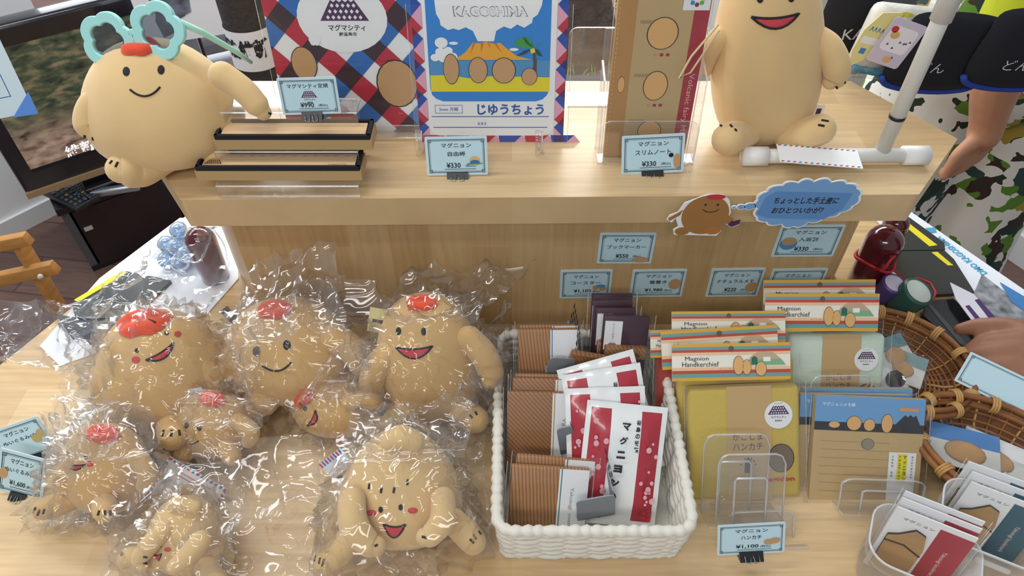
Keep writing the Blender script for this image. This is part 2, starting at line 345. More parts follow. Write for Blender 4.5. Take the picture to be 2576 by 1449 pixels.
# ---------------- plush toys ----------------
PCOL = mat('#d2ac72', .95, 'velour_plush', bump=(900, .25, .0004), sheen=.35, var=(16, .06))
PCOL2 = mat('#dcbb86', .95, 'velour_plush_light', bump=(900, .25, .0004), sheen=.35, var=(16, .06))
FELT = mat('#e2502f', .9, 'coral_felt', bump=(500, .3, .0012), sheen=.3)
THREAD = mat('#1f1f24', .8, 'black_thread'); PINK = mat('#c9434a', .8, 'red_embroidery')
BAGS = []
class Plush:
    def __init__(s, name, label, base, top, z, lean, width, col=PCOL, flat=.82, pear=.18, p=.82, k=.55, group=None):
        s.k = k
        s.le = math.radians(lean); n = Vector((0, math.cos(s.le), -math.sin(s.le))); b = at_z(base, z); s.n = n; s.b = b
        t = at_pl(top, b, n); ax = (t - b); s.H = ax.length; Z = ax.normalized(); X = Z.cross(n * -1).normalized()
        if X.x < 0: X = -X
        Y = Z.cross(X); s.W = px2m(width, b + ax * .5); s.flat = flat; s.pear = pear; s.p = p
        s.mw = mtx(b, X, Y, Z); s.inv = s.mw.inverted(); s.t = thing(name, label, 'plush toy', s.mw, group); s.col = col
        vs = []; fs = []; nr, ns = 26, 40
        for i in range(nr + 1):
            for j in range(ns): vs.append(s.S(math.pi * i / nr, 2 * math.pi * j / ns))
        for i in range(nr):
            for j in range(ns): fs.append((i * ns + j, i * ns + (j + 1) % ns, (i + 1) * ns + (j + 1) % ns, (i + 1) * ns + j))
        m = M(); m.add(vs, fs, col, True); s.body = m.build('body', s.t); s.bvh = BVHTree.FromPolygons([s.mw @ v for v in m.v], m.f)
        s.pts = [s.mw @ v for v in vs[::5]]; s.c = b + ax * .5; s.name = name
    def S(s, ph, th, k=0):
        z = s.H / 2 * (1 + math.cos(ph)); r = s.W / 2 * (max(0, math.sin(ph)) ** s.p) * (1 - s.pear * math.cos(ph)) * (1 + .0 * k) + k * math.sin(ph)
        dim = 1 + .006 * math.sin(3 * th + 2 * ph)
        return Vector((r * math.cos(th) * dim, -r * s.flat * math.sin(th), z + k * math.cos(ph)))
    def loc(s, p):
        px, py, off = p; off *= s.k; o = s.b - s.n * off; return s.inv @ at_pl((px, py), o, s.n)
    def limb(s, kind, pts, rad, flat=1, toes=None):
        q = [s.loc(p) for p in pts]; rr = [px2m(r, s.c) for r in rad]; m = M(); m.sweep(q, rr, s.col, 16, 7, flat); o = m.build(kind, s.t)
        s.pts += [s.mw @ v for v in m.v[::6]]
        if toes:
            bv = BVHTree.FromPolygons([s.mw @ v for v in m.v], m.f); st = M()
            for a, b in toes:
                e = []
                for k in range(4):
                    r = ray((a[0] + (b[0] - a[0]) * k / 3, a[1] + (b[1] - a[1]) * k / 3)).normalized(); h = bv.ray_cast(EYE, r)
                    if h[0]: e.append(s.inv @ h[0])
                if len(e) > 1: st.tube(e, px2m(3.0, s.c), THREAD, 6)
            if st.v: st.build('toe_stitches', o)
        return o
    def hit(s, px, off=.0006):
        r = ray(px).normalized(); h = s.bvh.ray_cast(EYE, r)
        if not h[0]:
            f = s.bvh.find_nearest(EYE + r * (s.c - EYE).length); return s.inv @ (f[0] + f[1] * off)
        return s.inv @ (h[0] + h[1] * off)
    def cap(s, ctr, ang, asp=1.25, wob=.07, rot=0, seam=True):
        """felt cap centred where the pixel hits the body, ang in px radius"""
        c = s.hit(ctr, 0); z = s.inv.to_3x3() @ (-ray(ctr)).normalized(); R = px2m(ang, s.c)
        bv = BVHTree.FromPolygons([s.inv @ (s.mw @ v.co) for v in s.body.data.vertices], [list(p.vertices) for p in s.body.data.polygons])
        f = bv.find_nearest(c); nz = f[1].normalized(); nz = (nz * .75 + Vector((0, 0, 1)) * .45).normalized(); nx = Vector((1, 0, 0)); nx = (nx - nz * nx.dot(nz)).normalized(); ny = nz.cross(nx)
        if rot: a = math.radians(rot); nx, ny = nx * math.cos(a) + ny * math.sin(a), ny * math.cos(a) - nx * math.sin(a)
        m = M(); K, Nn = 9, 40; vs = []; ce = c + nz * .0
        for i in range(K + 1):
            q = i / K
            for j in range(Nn):
                a = 2 * math.pi * j / Nn; r = R * q * (1 + wob * math.sin(5 * a + 1) * q); P = c + nx * r * asp * math.cos(a) + ny * r * math.sin(a) - nz * R * .35 * q * q + nz * .02
                g = bv.find_nearest(P); th = .007 * (1 - q ** 6) * (1 + .5 * math.exp(-(r * math.sin(a) / R * 4) ** 2) * (-1.1 if seam else 0)) + .0012
                vs.append(g[0] + g[1] * th)
        fs = [(i * Nn + j, i * Nn + (j + 1) % Nn, (i + 1) * Nn + (j + 1) % Nn, (i + 1) * Nn + j) for i in range(K) for j in range(Nn)]
        m.add(vs, fs, FELT, True); o = m.build('felt_cap', s.t); s.capbvh = BVHTree.FromPolygons([s.mw @ v for v in m.v], m.f); s.capo = o; return o
    def capst(s, segs):
        st = M()
        for a, b in segs:
            e = []
            for k in range(4):
                h = s.capbvh.ray_cast(EYE, ray((a[0] + (b[0] - a[0]) * k / 3, a[1] + (b[1] - a[1]) * k / 3)).normalized())
                if h[0]: e.append(s.inv @ (h[0] + h[1] * .0004))
            if len(e) > 1: st.tube(e, px2m(2.6, s.c), THREAD, 6)
        if st.v: st.build('stitches', s.capo)
    def eye(s, px, rx, ry=None):
        s.patch('eye', [(px[0] + rx * math.cos(a * .5236), px[1] + (ry or rx) * math.sin(a * .5236)) for a in range(12)], THREAD, .0012)
    def patch(s, name, poly, m_, off=.0010):
        cx = sum(p[0] for p in poly) / len(poly); cy = sum(p[1] for p in poly) / len(poly); n = len(poly); vs = [s.hit((cx, cy), off)]; fs = []
        for k in (1, 2, 3):
            for p in poly: vs.append(s.hit((cx + (p[0] - cx) * k / 3, cy + (p[1] - cy) * k / 3), off if k < 3 else off * .4))
        for j in range(n):
            fs.append((0, 1 + j, 1 + (j + 1) % n))
            for k in range(2): a = 1 + k * n; fs.append((a + j, a + n + j, a + n + (j + 1) % n, a + (j + 1) % n))
        m = M(); m.add(vs, fs, m_, True); return m.build(name, s.t)
    def stroke(s, name, pts, w, m_=THREAD):
        e = []
        for i in range(len(pts) - 1):
            for k in range(5): t = k / 5; e.append(s.hit((pts[i][0] * (1 - t) + pts[i + 1][0] * t, pts[i][1] * (1 - t) + pts[i + 1][1] * t), .0003))
        e.append(s.hit(pts[-1], .0003)); m = M(); m.tube(e, px2m(w / 2, s.c), m_, 6); return m.build(name, s.t)
    def smile(s, c, w, h, rot=0, open_=False, wd=5):
        a = math.radians(rot); f = lambda u, v: (c[0] + u * math.cos(a) - v * math.sin(a), c[1] + u * math.sin(a) + v * math.cos(a))
        arc = [f(w / 2 * x, h * (1 - x * x)) for x in (-1, -.75, -.5, -.25, 0, .25, .5, .75, 1)]
        if open_:
            top = [f(w / 2 * x, h * .22 * (1 - x * x)) for x in (.75, .5, .25, 0, -.25, -.5, -.75)]
            s.patch('mouth', arc + top, PINK); s.stroke('mouth_outline', arc + top + arc[:1], wd)
        else: s.stroke('mouth', arc, wd)
    def bag(s, label, flaps=(), grow=.012, seed=0, extra=(), group='cellophane bags round the plush toys'):
        bm = bmesh.new()
        for p in s.pts + list(extra): bm.verts.new(p)
        r = bmesh.ops.convex_hull(bm, input=bm.verts[:]); bmesh.ops.delete(bm, geom=[v for v in bm.verts if not v.link_faces], context='VERTS')
        bmesh.ops.triangulate(bm, faces=bm.faces[:]); bv = BVHTree.FromBMesh(bm); bm.free()
        ic = bmesh.new(); bmesh.ops.create_icosphere(ic, subdivisions=5, radius=1); ic.verts.index_update()
        z0 = s.b.z + .0008; vs = []; off = Vector((seed * 3.1, seed, 0))
        for v in ic.verts:
            d = v.co.normalized(); h = bv.ray_cast(s.c, d); R = (h[3] if h[0] else .05)
            q = d * 3.2 + off; rg = lambda w: max(0, 1 - 3.2 * abs(noise.noise(w))) ** 2
            cr = .9 * rg(q * .9) + .5 * rg(q * 2.1 + off) + .35 * noise.noise(q * 4) + .2 * abs(noise.noise(q * 9))
            P = s.c + d * (R + grow * (.35 + cr * 1.25)); P.z = max(P.z, z0); vs.append(P)
        fs = [[v.index for v in f.verts] for f in ic.faces]; ic.free(); m = M(); m.add(vs, fs, FILM, True)
        for fp in flaps: sheet(m, fp, seed)
        o = m.build('plastic_bag'); tag(o, label, 'plastic bag', group); return o
def sheet(m, fp, seed, nu=44, nv=32, amp=.008, mat_=None):
    """crumpled film between four world corners"""
    a, b, c, d = fp; vs = []; nrm = (b - a).cross(d - a).normalized()
    for j in range(nv + 1):
        for i in range(nu + 1):
            u, v = i / nu, j / nv; P = a * (1 - u) * (1 - v) + b * u * (1 - v) + c * u * v + d * (1 - u) * v
            q = P * 16 + Vector((seed * 2.3, 0, seed)); h = 1.5 * max(0, 1 - 3 * abs(noise.noise(q * .7))) ** 2 + .9 * max(0, 1 - 3 * abs(noise.noise(q * 1.7))) ** 2 - .4 + .35 * noise.noise(q * 4)
            e = min(u, 1 - u, v, 1 - v); P = P + nrm * h * amp * 1.4
            if e < .01: P = P + Vector((noise.noise(q * 1.3), 0, noise.noise(q * 1.7))) * amp * 1.6
            vs.append(P)
    m.add(vs, [(j * (nu + 1) + i, j * (nu + 1) + i + 1, (j + 1) * (nu + 1) + i + 1, (j + 1) * (nu + 1) + i) for j in range(nv) for i in range(nu)], mat_ or FILM2, True)
# --- sitting plush with sunglasses, left end of the counter
U1 = Plush('plush_toy', 'big egg-shaped tan plush wearing turquoise flower sunglasses on the counter', (452, 408), (352, 100), ZU, 12, 385, PCOL2, .8, .2, .8)
U1.limb('arm', [(285, 225, .05), (235, 265, .06), (222, 310, .07), (240, 335, .075)], [30, 33, 34, 24], toes=[((213, 340), (213, 346)), ((234, 345), (234, 352))])
U1.limb('arm', [(560, 190, .05), (610, 225, .055), (645, 262, .06), (662, 282, .06)], [33, 31, 29, 20], toes=[((675, 284), (684, 288))])
U1.limb('leg', [(420, 400, .05), (352, 425, .08), (318, 425, .1), (305, 425, .105)], [34, 46, 44, 36], toes=[((282, 404), (276, 412)), ((296, 408), (290, 420))])
U1.limb('leg', [(490, 375, .04), (535, 390, .05), (560, 388, .05)], [32, 34, 28])
U1.cap((352, 118), 46, 1.1); U1.eye((318, 180), 9, 12); U1.eye((405, 176), 9, 12); U1.smile((365, 222), 76, 20, -5)
# --- tall plush on the right of the counter
U2 = Plush('plush_toy', 'tall capsule-shaped tan plush sitting beside the white rack', (1925, 345), (1935, -118), ZU, 6, 275, PCOL2, .8, .12, .55)
U2.limb('arm', [(2055, 95, .02), (2085, 120, .04), (2104, 165, .05), (2100, 195, .05), (2090, 205, .05)], [30, 32, 34, 30, 20], toes=[((2124, 208), (2132, 206)), ((2104, 217), (2106, 222))])
U2.limb('arm', [(1810, 95, .02), (1782, 130, .02), (1772, 175, 0)], [28, 28, 20])
U2.limb('leg', [(1880, 338, .06), (1845, 344, .085), (1832, 350, .1)], [34, 40, 42], toes=[((1812, 315), (1816, 318)), ((1837, 314), (1842, 320)), ((1848, 324), (1853, 330))])
U2.limb('leg', [(1985, 345, .06), (2030, 335, .08), (2062, 326, .085)], [38, 42, 40], toes=[((2066, 302), (2084, 305)), ((2058, 314), (2074, 317))])
U2.smile((1950, 38), 120, 34, -4, True, 6); U2.eye((1912, -4), 9, 12); U2.eye((1990, -6), 9, 12)
U2.cap((1935, -95), 60, 1.2)
# small fabric label sewn beside the foot
lb = M(); lb.rc(-.006, 0, .006, .02, WHITE, 1); lb.rc(-.003, .003, .003, .015, PURPLE, 2); lb.build('sewn_label', U2.t, Matrix.Translation(at_z((2052, 300), ZU + .012)))
# --- plush toys in cellophane on the table
def zp(px, py, z): return at_z((px, py), z)
def yp(px, py, y): return at_y((px, py), y)
L1 = Plush('plush_toy', 'plush with the widest red cap, tilted, back left in cellophane', (425, 1050), (395, 795), ZL, 22, 315, PCOL, .8, .14, .62)
L1.limb('arm', [(505, 920, .03), (535, 955, .03), (530, 985, .04)], [30, 31, 26]); L1.limb('arm', [(280, 930, .04), (268, 985, .05), (290, 1030, .06)], [34, 36, 30])
L1.limb('leg', [(430, 1060, .07), (440, 1085, .11), (436, 1095, .13)], [36, 42, 36], toes=[((412, 1082), (408, 1098)), ((432, 1082), (430, 1098)), ((450, 1082), (452, 1096))])
L1.limb('leg', [(330, 1050, .06), (310, 1080, .09), (300, 1085, .1)], [36, 40, 34])
L1.cap((352, 812), 64, 1.15, .05, 28); L1.capst([((373, 802), (392, 812)), ((322, 852), (330, 868)), ((292, 842), (300, 856))])
L1.eye((345, 882), 6); L1.eye((419, 838), 6); L1.patch('cheek', [(342 + 11 * math.cos(a), 905 + 9 * math.sin(a)) for a in [i * .6283 for i in range(10)]], PINK); L1.patch('cheek', [(447 + 9 * math.cos(a), 841 + 8 * math.sin(a)) for a in [i * .6283 for i in range(10)]], PINK)
L1.smile((402, 884), 82, 20, -32, True)
L2 = Plush('plush_toy', 'plush with open arms and small red cap, middle of the back row', (745, 985), (705, 758), ZL, 22, 330, PCOL, .8, .2, .75)
L2.limb('arm', [(630, 865, .05), (590, 905, .06), (570, 955, .07), (585, 980, .075)], [34, 36, 34, 26]); L2.limb('arm', [(845, 850, .05), (885, 880, .06), (905, 915, .065)], [36, 34, 28])
L2.limb('leg', [(690, 985, .07), (660, 1010, .1), (650, 1018, .11)], [34, 38, 32]); L2.limb('leg', [(800, 985, .07), (830, 1010, .1), (836, 1015, .11)], [34, 38, 32])
L2.cap((690, 782), 40, 1.25); L2.capst([((683, 798), (683, 812)), ((722, 786), (727, 800)), ((655, 800), (652, 810))])
L2.eye((646, 884), 10, 13); L2.eye((722, 868), 10, 13); L2.smile((697, 915), 74, 18, -8)
L3 = Plush('plush_toy', 'plush smiling widely, standing rightmost in the back row by the woven basket', (1090, 1040), (1062, 748), ZL, 18, 265, PCOL, .8, .14, .66)
L3.limb('arm', [(985, 880, .04), (950, 920, .05), (935, 965, .06), (945, 985, .06)], [30, 33, 32, 24]); L3.limb('arm', [(1180, 850, .04), (1215, 890, .05), (1235, 935, .055), (1232, 955, .06)], [30, 33, 32, 22])
L3.limb('leg', [(1150, 1030, .06), (1188, 1052, .09), (1196, 1056, .1)], [30, 35, 33], toes=[((1182, 1044), (1188, 1052)), ((1196, 1036), (1200, 1044))])
L3.limb('leg', [(1030, 1030, .06), (1000, 1056, .09), (994, 1060, .1)], [30, 35, 33])
L3.cap((1062, 768), 36, 1.3); L3.capst([((1046, 780), (1043, 794)), ((1085, 778), (1089, 790)), ((1028, 768), (1022, 780))])
L3.eye((1003, 833), 7, 10); L3.eye((1066, 834), 7, 10); L3.smile((1042, 872), 92, 30, -2, True)
L4 = Plush('plush_toy', 'small slouching red-capped plush nearest the left price cards', (270, 1265), (262, 1080), ZL, 25, 215, PCOL, .8, .12, .62)
L4.limb('leg', [(185, 1255, .04), (140, 1272, .06), (112, 1280, .065)], [26, 29, 27], toes=[((90, 1276), (84, 1290)), ((100, 1282), (94, 1296)), ((112, 1280), (108, 1292))])
L4.limb('leg', [(262, 1262, .06), (264, 1282, .1), (264, 1288, .11)], [26, 28, 25], toes=[((250, 1284), (246, 1296)), ((264, 1284), (264, 1296)), ((276, 1284), (278, 1296))])
L4.limb('arm', [(190, 1160, .04), (160, 1200, .045), (165, 1225, .05)], [22, 24, 18]); L4.limb('arm', [(345, 1150, .04), (372, 1190, .05), (362, 1220, .05)], [22, 24, 18])
L4.cap((258, 1098), 40, 1.3, .04); L4.capst([((232, 1112), (226, 1126)), ((270, 1118), (272, 1130)), ((298, 1104), (302, 1114))])
L4.eye((216, 1150), 5); L4.eye((172, 1140), 4, 5); L4.patch('cheek', [(226 + 9 * math.cos(a), 1167 + 7 * math.sin(a)) for a in [i * .6283 for i in range(10)]], PINK); L4.smile((190, 1168), 50, 14, 2, True, 4)
L5 = Plush('plush_toy', 'small plush turned sideways with red cap, before the middle back plush', (535, 1125), (540, 995), ZL, 18, 185, PCOL, .8, .16, .66)
L5.limb('arm', [(600, 1060, .04), (630, 1085, .05), (625, 1110, .05)], [20, 22, 17]); L5.limb('leg', [(480, 1125, .04), (462, 1142, .06), (458, 1146, .065)], [22, 24, 21]); L5.limb('leg', [(570, 1125, .05), (582, 1145, .07), (584, 1150, .08)], [22, 24, 21])
L5.cap((532, 1010), 32, 1.35, .05); L5.capst([((505, 1026), (501, 1036)), ((540, 1024), (540, 1034)), ((566, 1020), (570, 1030))])
L5.eye((470, 1070), 6, 8); L5.eye((502, 1076), 6, 8); L5.smile((482, 1106), 36, 10, 8, False, 4)
L6 = Plush('plush_toy', 'small plush toppled over on its side below the middle back plush', (850, 1075), (846, 978), ZL, 18, 225, PCOL, .7, .0, .6)
L6.limb('arm', [(880, 1010, .05), (915, 1003, .06), (938, 1010, .06), (946, 1018, .06)], [20, 20, 19, 14], toes=[((940, 1030), (946, 1034)), ((932, 1034), (936, 1040))])
L6.limb('leg', [(930, 1060, .04), (965, 1075, .05), (970, 1080, .05)], [22, 24, 20])
L6.cap((760, 1012), 26, 1.7, .05, 40); L6.capst([((770, 990), (778, 996)), ((752, 1012), (758, 1020)), ((742, 1030), (748, 1036))])
L6.eye((768, 1028), 5, 6); L6.eye((740, 1058), 4, 6); L6.smile((783, 1052), 44, 15, -62, True, 4)
L7 = Plush('plush_toy', 'wide pale plush with a puckered crown and splayed feet, front row centre', (1005, 1352), (1012, 1082), ZL, 32, 300, PCOL2, .78, .3, .78)
L7.limb('leg', [(890, 1345, .06), (850, 1390, .075), (822, 1412, .08)], [34, 34, 30], toes=[((795, 1398), (792, 1412)), ((806, 1402), (802, 1418)), ((816, 1406), (810, 1424))])
L7.limb('leg', [(1140, 1310, .05), (1175, 1345, .065), (1190, 1362, .07)], [32, 34, 32], toes=[((1182, 1356), (1192, 1366)), ((1190, 1344), (1198, 1356)), ((1203, 1336), (1210, 1344))])
L7.limb('arm', [(885, 1260, .09), (890, 1320, .115), (925, 1366, .12), (945, 1374, .12)], [32, 34, 30, 24], toes=[((942, 1374), (950, 1370))]); L7.limb('arm', [(1115, 1255, .09), (1112, 1310, .11), (1085, 1345, .115), (1070, 1350, .115)], [28, 30, 27, 22], toes=[((1062, 1350), (1074, 1353))])
L7.limb('topknot', [(985, 1108, .045), (1010, 1100, .05), (1040, 1112, .05)], [26, 30, 26])
for a in ((930, 1216), (960, 1226), (992, 1226), (1026, 1206)): L7.stroke('stitch', [(a[0], a[1]), (a[0] - 2, a[1] + 14)], 6)
L7.eye((958, 1282), 6, 8); L7.eye((1008, 1276), 6, 8); L7.smile((992, 1318), 56, 34, 2, True)
for a in ((935, 1290), (1038, 1284)): L7.patch('cheek', [(a[0] + 13 * math.cos(q), a[1] + 8 * math.sin(q)) for q in [i * .6283 for i in range(10)]], PINK)
L8 = Plush('plush_toy', 'small pale plush hugging itself beside the airmail-edged card, front left', (465, 1425), (470, 1258), ZL, 28, 185, PCOL2, .8, .18, .7)
L8.limb('arm', [(415, 1330, .04), (375, 1372, .06), (352, 1405, .065), (360, 1425, .07)], [22, 23, 20, 14], toes=[((360, 1400), (370, 1402)), ((360, 1416), (370, 1418))]); L8.limb('arm', [(505, 1360, .07), (470, 1400, .085), (440, 1425, .09)], [24, 24, 18])
L8.limb('leg', [(400, 1410, .04), (330, 1400, .05), (315, 1410, .05)], [24, 24, 20], toes=[((308, 1390), (306, 1398))]); L8.limb('leg', [(520, 1430, .05), (545, 1465, .07)], [28, 28])
L8.limb('topknot', [(435, 1272, .02), (450, 1266, .022), (490, 1275, .022)], [15, 18, 16])
for a in ((400, 1318), (412, 1322), (432, 1328)): L8.stroke('stitch', [a, (a[0] - 3, a[1] + 8)], 4)
L8.eye((388, 1366), 4, 5); L8.eye((404, 1372), 4, 6); L8.smile((396, 1392), 22, 22, 2, True, 3); L8.patch('cheek', [(422 + 9 * math.cos(q), 1382 + 6 * math.sin(q)) for q in [i * .6283 for i in range(10)]], PINK)
# paper swing tags on the toys
def hang_tag(P, px, w, h, rot, mt, stripes_=False):
    c = at_pl(px, P.b - P.n * .0, P.n); mw = mtx(c, Vector((1, 0, 0)), P.n, Vector((1, 0, 0)).cross(P.n)) @ Matrix.Rotation(math.radians(rot), 4, 'Y'); m = M(); m.box((0, 0, 0), (w, .0008, h), mt); m.rc(-w * .35, -h * .1, w * .35, h * .05, PURPLE, 1, -.0004)
    if stripes_:
        for i in range(8): m.rc(-w / 2 + i * w / 8, h * .38, -w / 2 + (i + .55) * w / 8, h * .5, (RED, BLUE)[i % 2], 1, -.0004); m.rc(-w / 2 + i * w / 8, -h * .5, -w / 2 + (i + .55) * w / 8, -h * .38, (RED, BLUE)[i % 2], 1, -.0004)
    o = m.build('hang_tag', P.t); o.matrix_basis = P.inv @ mw
PT = mat('#dfe0e8', .5, 'tag_white'); YT = mat('#d9cf9a', .5, 'tag_cream'); GT = mat('#6d6672', .5, 'tag_grey')
hang_tag(L1, (262, 890), .012, .06, -28, GT); hang_tag(L2, (606, 822), .012, .06, -35, GT); hang_tag(L3, (960, 808), .03, .032, 12, YT); hang_tag(L6, (935, 1012), .036, .04, 50, PT, True); hang_tag(L7, (868, 1190), .03, .05, -38, PT, True); hang_tag(L5, (490, 1010), .03, .035, -10, PT)
# cellophane bags
def Z(px, py, dz=.01): return at_z((px, py), ZL + dz)
L1.bag('cellophane bag round the wide-capped plush, with a big flap spread to the left', [(Z(-40, 900, .012), Z(290, 960, .05), Z(330, 770, .15), Z(10, 760, .05)), (Z(140, 800, .09), Z(560, 800, .16), yp(575, 565, .60), yp(300, 690, .62)), (Z(170, 1040, .02), Z(300, 1080, .04), Z(300, 850, .14), Z(180, 860, .06))], seed=1)
L2.bag('cellophane bag round the middle back-row plush, its flap standing against the riser', [(Z(590, 850, .15), Z(860, 850, .15), yp(835, 610, .612), yp(640, 680, .612)), (Z(850, 900, .13), Z(960, 960, .08), yp(960, 740, .58), yp(800, 700, .59)), (Z(520, 960, .06), Z(640, 1000, .08), Z(660, 800, .17), Z(570, 830, .12))], seed=2)
L3.bag('cellophane bag round the widely smiling plush, its corner pointing up right', [(Z(960, 800, .16), Z(1190, 830, .16), yp(1345, 668, .612), yp(1020, 690, .612)), (Z(1180, 960, .10), Z(1258, 1040, .03), yp(1290, 850, .57), yp(1275, 700, .60)), (Z(1110, 1110, .03), Z(1240, 1110, .01), Z(1230, 960, .06), Z(1150, 960, .12))], seed=3)
L4.bag('cellophane bag round the small slouching plush by the price cards', [(Z(130, 1170, .08), Z(390, 1150, .10), Z(370, 1020, .13), Z(160, 1000, .11)), (Z(60, 1335, .004), Z(300, 1340, .004), Z(290, 1240, .05), Z(100, 1240, .03)), (Z(120, 1200, .05), Z(200, 1200, .09), Z(210, 1040, .13), Z(135, 1040, .08))], seed=4)
L5.bag('cellophane bag round the small sideways-turned plush', [(Z(460, 1070, .1), Z(650, 1090, .1), Z(705, 1010, .11), Z(478, 980, .12))], seed=5, grow=.009)
L6.bag('cellophane bag round the toppled plush', [(Z(740, 1020, .09), Z(930, 1000, .09), Z(935, 850, .13), Z(850, 860, .11)), (Z(890, 1070, .05), Z(970, 1080, .05), Z(965, 950, .1), Z(885, 950, .1))], seed=6, grow=.009)
L7.bag('cellophane bag round the wide puckered plush, spread over the table in front', [(Z(540, 1470, .012), Z(840, 1450, .02), Z(900, 1080, .1), Z(505, 1110, .10)), (Z(1090, 1330, .02), Z(1230, 1360, .01), Z(1220, 1090, .05), Z(1040, 1080, .1)), (Z(760, 1460, .006), Z(1130, 1460, .006), Z(1100, 1380, .03), Z(800, 1340, .05)), (Z(860, 1160, .12), Z(1160, 1150, .12), Z(1210, 1000, .1), Z(900, 1020, .12))], seed=7)
L8.bag('flat-topped cellophane bag round the small self-hugging plush', [(Z(270, 1470, .01), Z(560, 1470, .03), Z(665, 1155, .1), Z(298, 1145, .1))], seed=8, grow=.009)
# flower sunglasses on the first plush
SG = mat('#a4dfdc', .35, 'turquoise_plastic')
ctr = U1.mw @ U1.hit((352, 112), .012); sgm = frame_at(ctr, math.radians(-6), math.radians(22)) @ Matrix.Rotation(math.radians(-13), 4, 'Y')
sg = thing('sunglasses', 'turquoise flower-shaped sunglasses with dark lenses perched on the plush head', 'sunglasses', sgm)
k = depth(ctr) / F_
fr = M()
def FL5(a, d): return 1 - d + 2 * d * abs(math.cos(2.5 * a + .5)) ** .7
for sx in (-1, 1):
    cx, cz = sx * 70 * k - 7 * k, -4 * k; No = 100; vs = []
    for y in (-.004, .002):
        for i in range(No):
            a = 2 * math.pi * i / No; ro = 66 * k * FL5(a, .09); vs.append((cx + ro * math.cos(a), y, cz + ro * math.sin(a)))
        for i in range(No):
            a = 2 * math.pi * i / No; ri = 40 * k * FL5(a, .12); vs.append((cx + ri * math.cos(a), y, cz + ri * math.sin(a)))
    fs = []
    for i in range(No):
        j = (i + 1) % No; fs += [(i, j, No + j, No + i), (2 * No + i, 3 * No + i, 3 * No + j, 2 * No + j), (i, 2 * No + i, 2 * No + j, j), (No + i, No + j, 3 * No + j, 3 * No + i)]
    fr.add(vs, fs, SG, False)
    ls = M(); ls.add([(cx + 42 * k * FL5(a, .12) * math.cos(a), -.001, cz + 42 * k * FL5(a, .12) * math.sin(a)) for a in [2 * math.pi * i / 50 for i in range(50)]], [list(range(50))], film('smoky_lens', .06, .4, .05, .02, tint=(.32, .36, .42, 1))); ls.build('lens', sg)
    tm = M(); tm.tube([(125 * k, 0, 4 * k), (150 * k, .02, -30 * k), (190 * k, .045, -90 * k), (205 * k, .06, -125 * k)] if sx > 0 else [(-118 * k, 0, -30 * k), (-110 * k, .02, -60 * k), (-100 * k, .05, -95 * k)], [.0034, .0034, .003, .0022], mat('#a9dcc6', .35, 'pale_green_plastic'), 8); tm.build('temple', sg)
fr.box((-6 * k, -.001, 4 * k), (18 * k, .006, 16 * k), SG); fr.build('frame', sg, bev=.0012)
# ---------------- printed matter helpers ----------------
PUR = mat('#4d2a55', .5, 'logo_purple')
def logo(m, u, v, w, l=2, y=0, text=True, ink=None, fg=WHITE, mc=None):
    """lattice mountain mark with the city name under it"""
    ink = ink or INK; mc = mc or PUR; h = w * .42; tl, tr = -w * .24, w * .24
    top = [(u + tl + (tr - tl) * i / 8, v + h - (.05 * w if i % 2 else 0)) for i in range(9)]
    m.pg([(u - w / 2, v), (u + w / 2, v)] + top[::-1], mc, l, y)
    n = 4
    for r in range(3):
        for i in range(-4, 5):
            cx = u + i * w / 9 + (w / 18 if r % 2 else 0) + (r - 1) * .0 * w; cz = v + h * (.17 + .28 * r)
            lim = w / 2 - (w / 2 - tr) * ((cz - v) / h + .16) - w / 22
            if abs(cx - u) < lim: m.pg([(cx - w / 26, cz), (cx, cz - w / 22), (cx + w / 26, cz), (cx, cz + w / 22)], fg, l + 1, y)
    m.ln([(u - w * .22, v + h * 1.22), (u + w * .1, v + h * 1.25), (u + w * .2, v + h * 1.36)], w * .012, ink, l, y)
    if text:
        m.tx('マグマシティ', u, v - w * .13, w * .72, w * .13, ink, l, y, bold=.015); m.tx('鹿児島市', u, v - w * .30, w * .34, w * .085, ink, l, y, bold=.02)
def blob(m, u, v, w, h, l=3, col=TANP, y=0, line=True):
    if line: m.el(u, v, w / 2 * 1.07, h / 2 * 1.05, INK, l, y, 20)
    m.el(u, v, w / 2, h / 2, col, l + 1, y, 20)
def card_border(m, w, h, v0=0, y=0):
    a = .06 * h
    m.frame(-w / 2 + a, v0 + a, w / 2 - a, v0 + h - a, .018 * h, INK, 2, y); m.frame(-w / 2 + a * 1.55, v0 + a * 1.55, w / 2 - a * 1.55, v0 + h - a * 1.55, .008 * h, INK, 2, y)
    for sx in (-1, 1):
        for z in (v0 + a * 1.5, v0 + h - a * 1.5):
            x = sx * (w / 2 - a * 1.5); m.rc(x - a * .75, z - a * .75, x + a * .75, z + a * .75, CARD, 3, y); m.frame(x - a * .6, z - a * .6, x + a * .6, z + a * .6, .014 * h, INK, 4, y); m.frame(x - a * .25, z - a * .25, x + a * .25, z + a * .25, .01 * h, INK, 4, y)
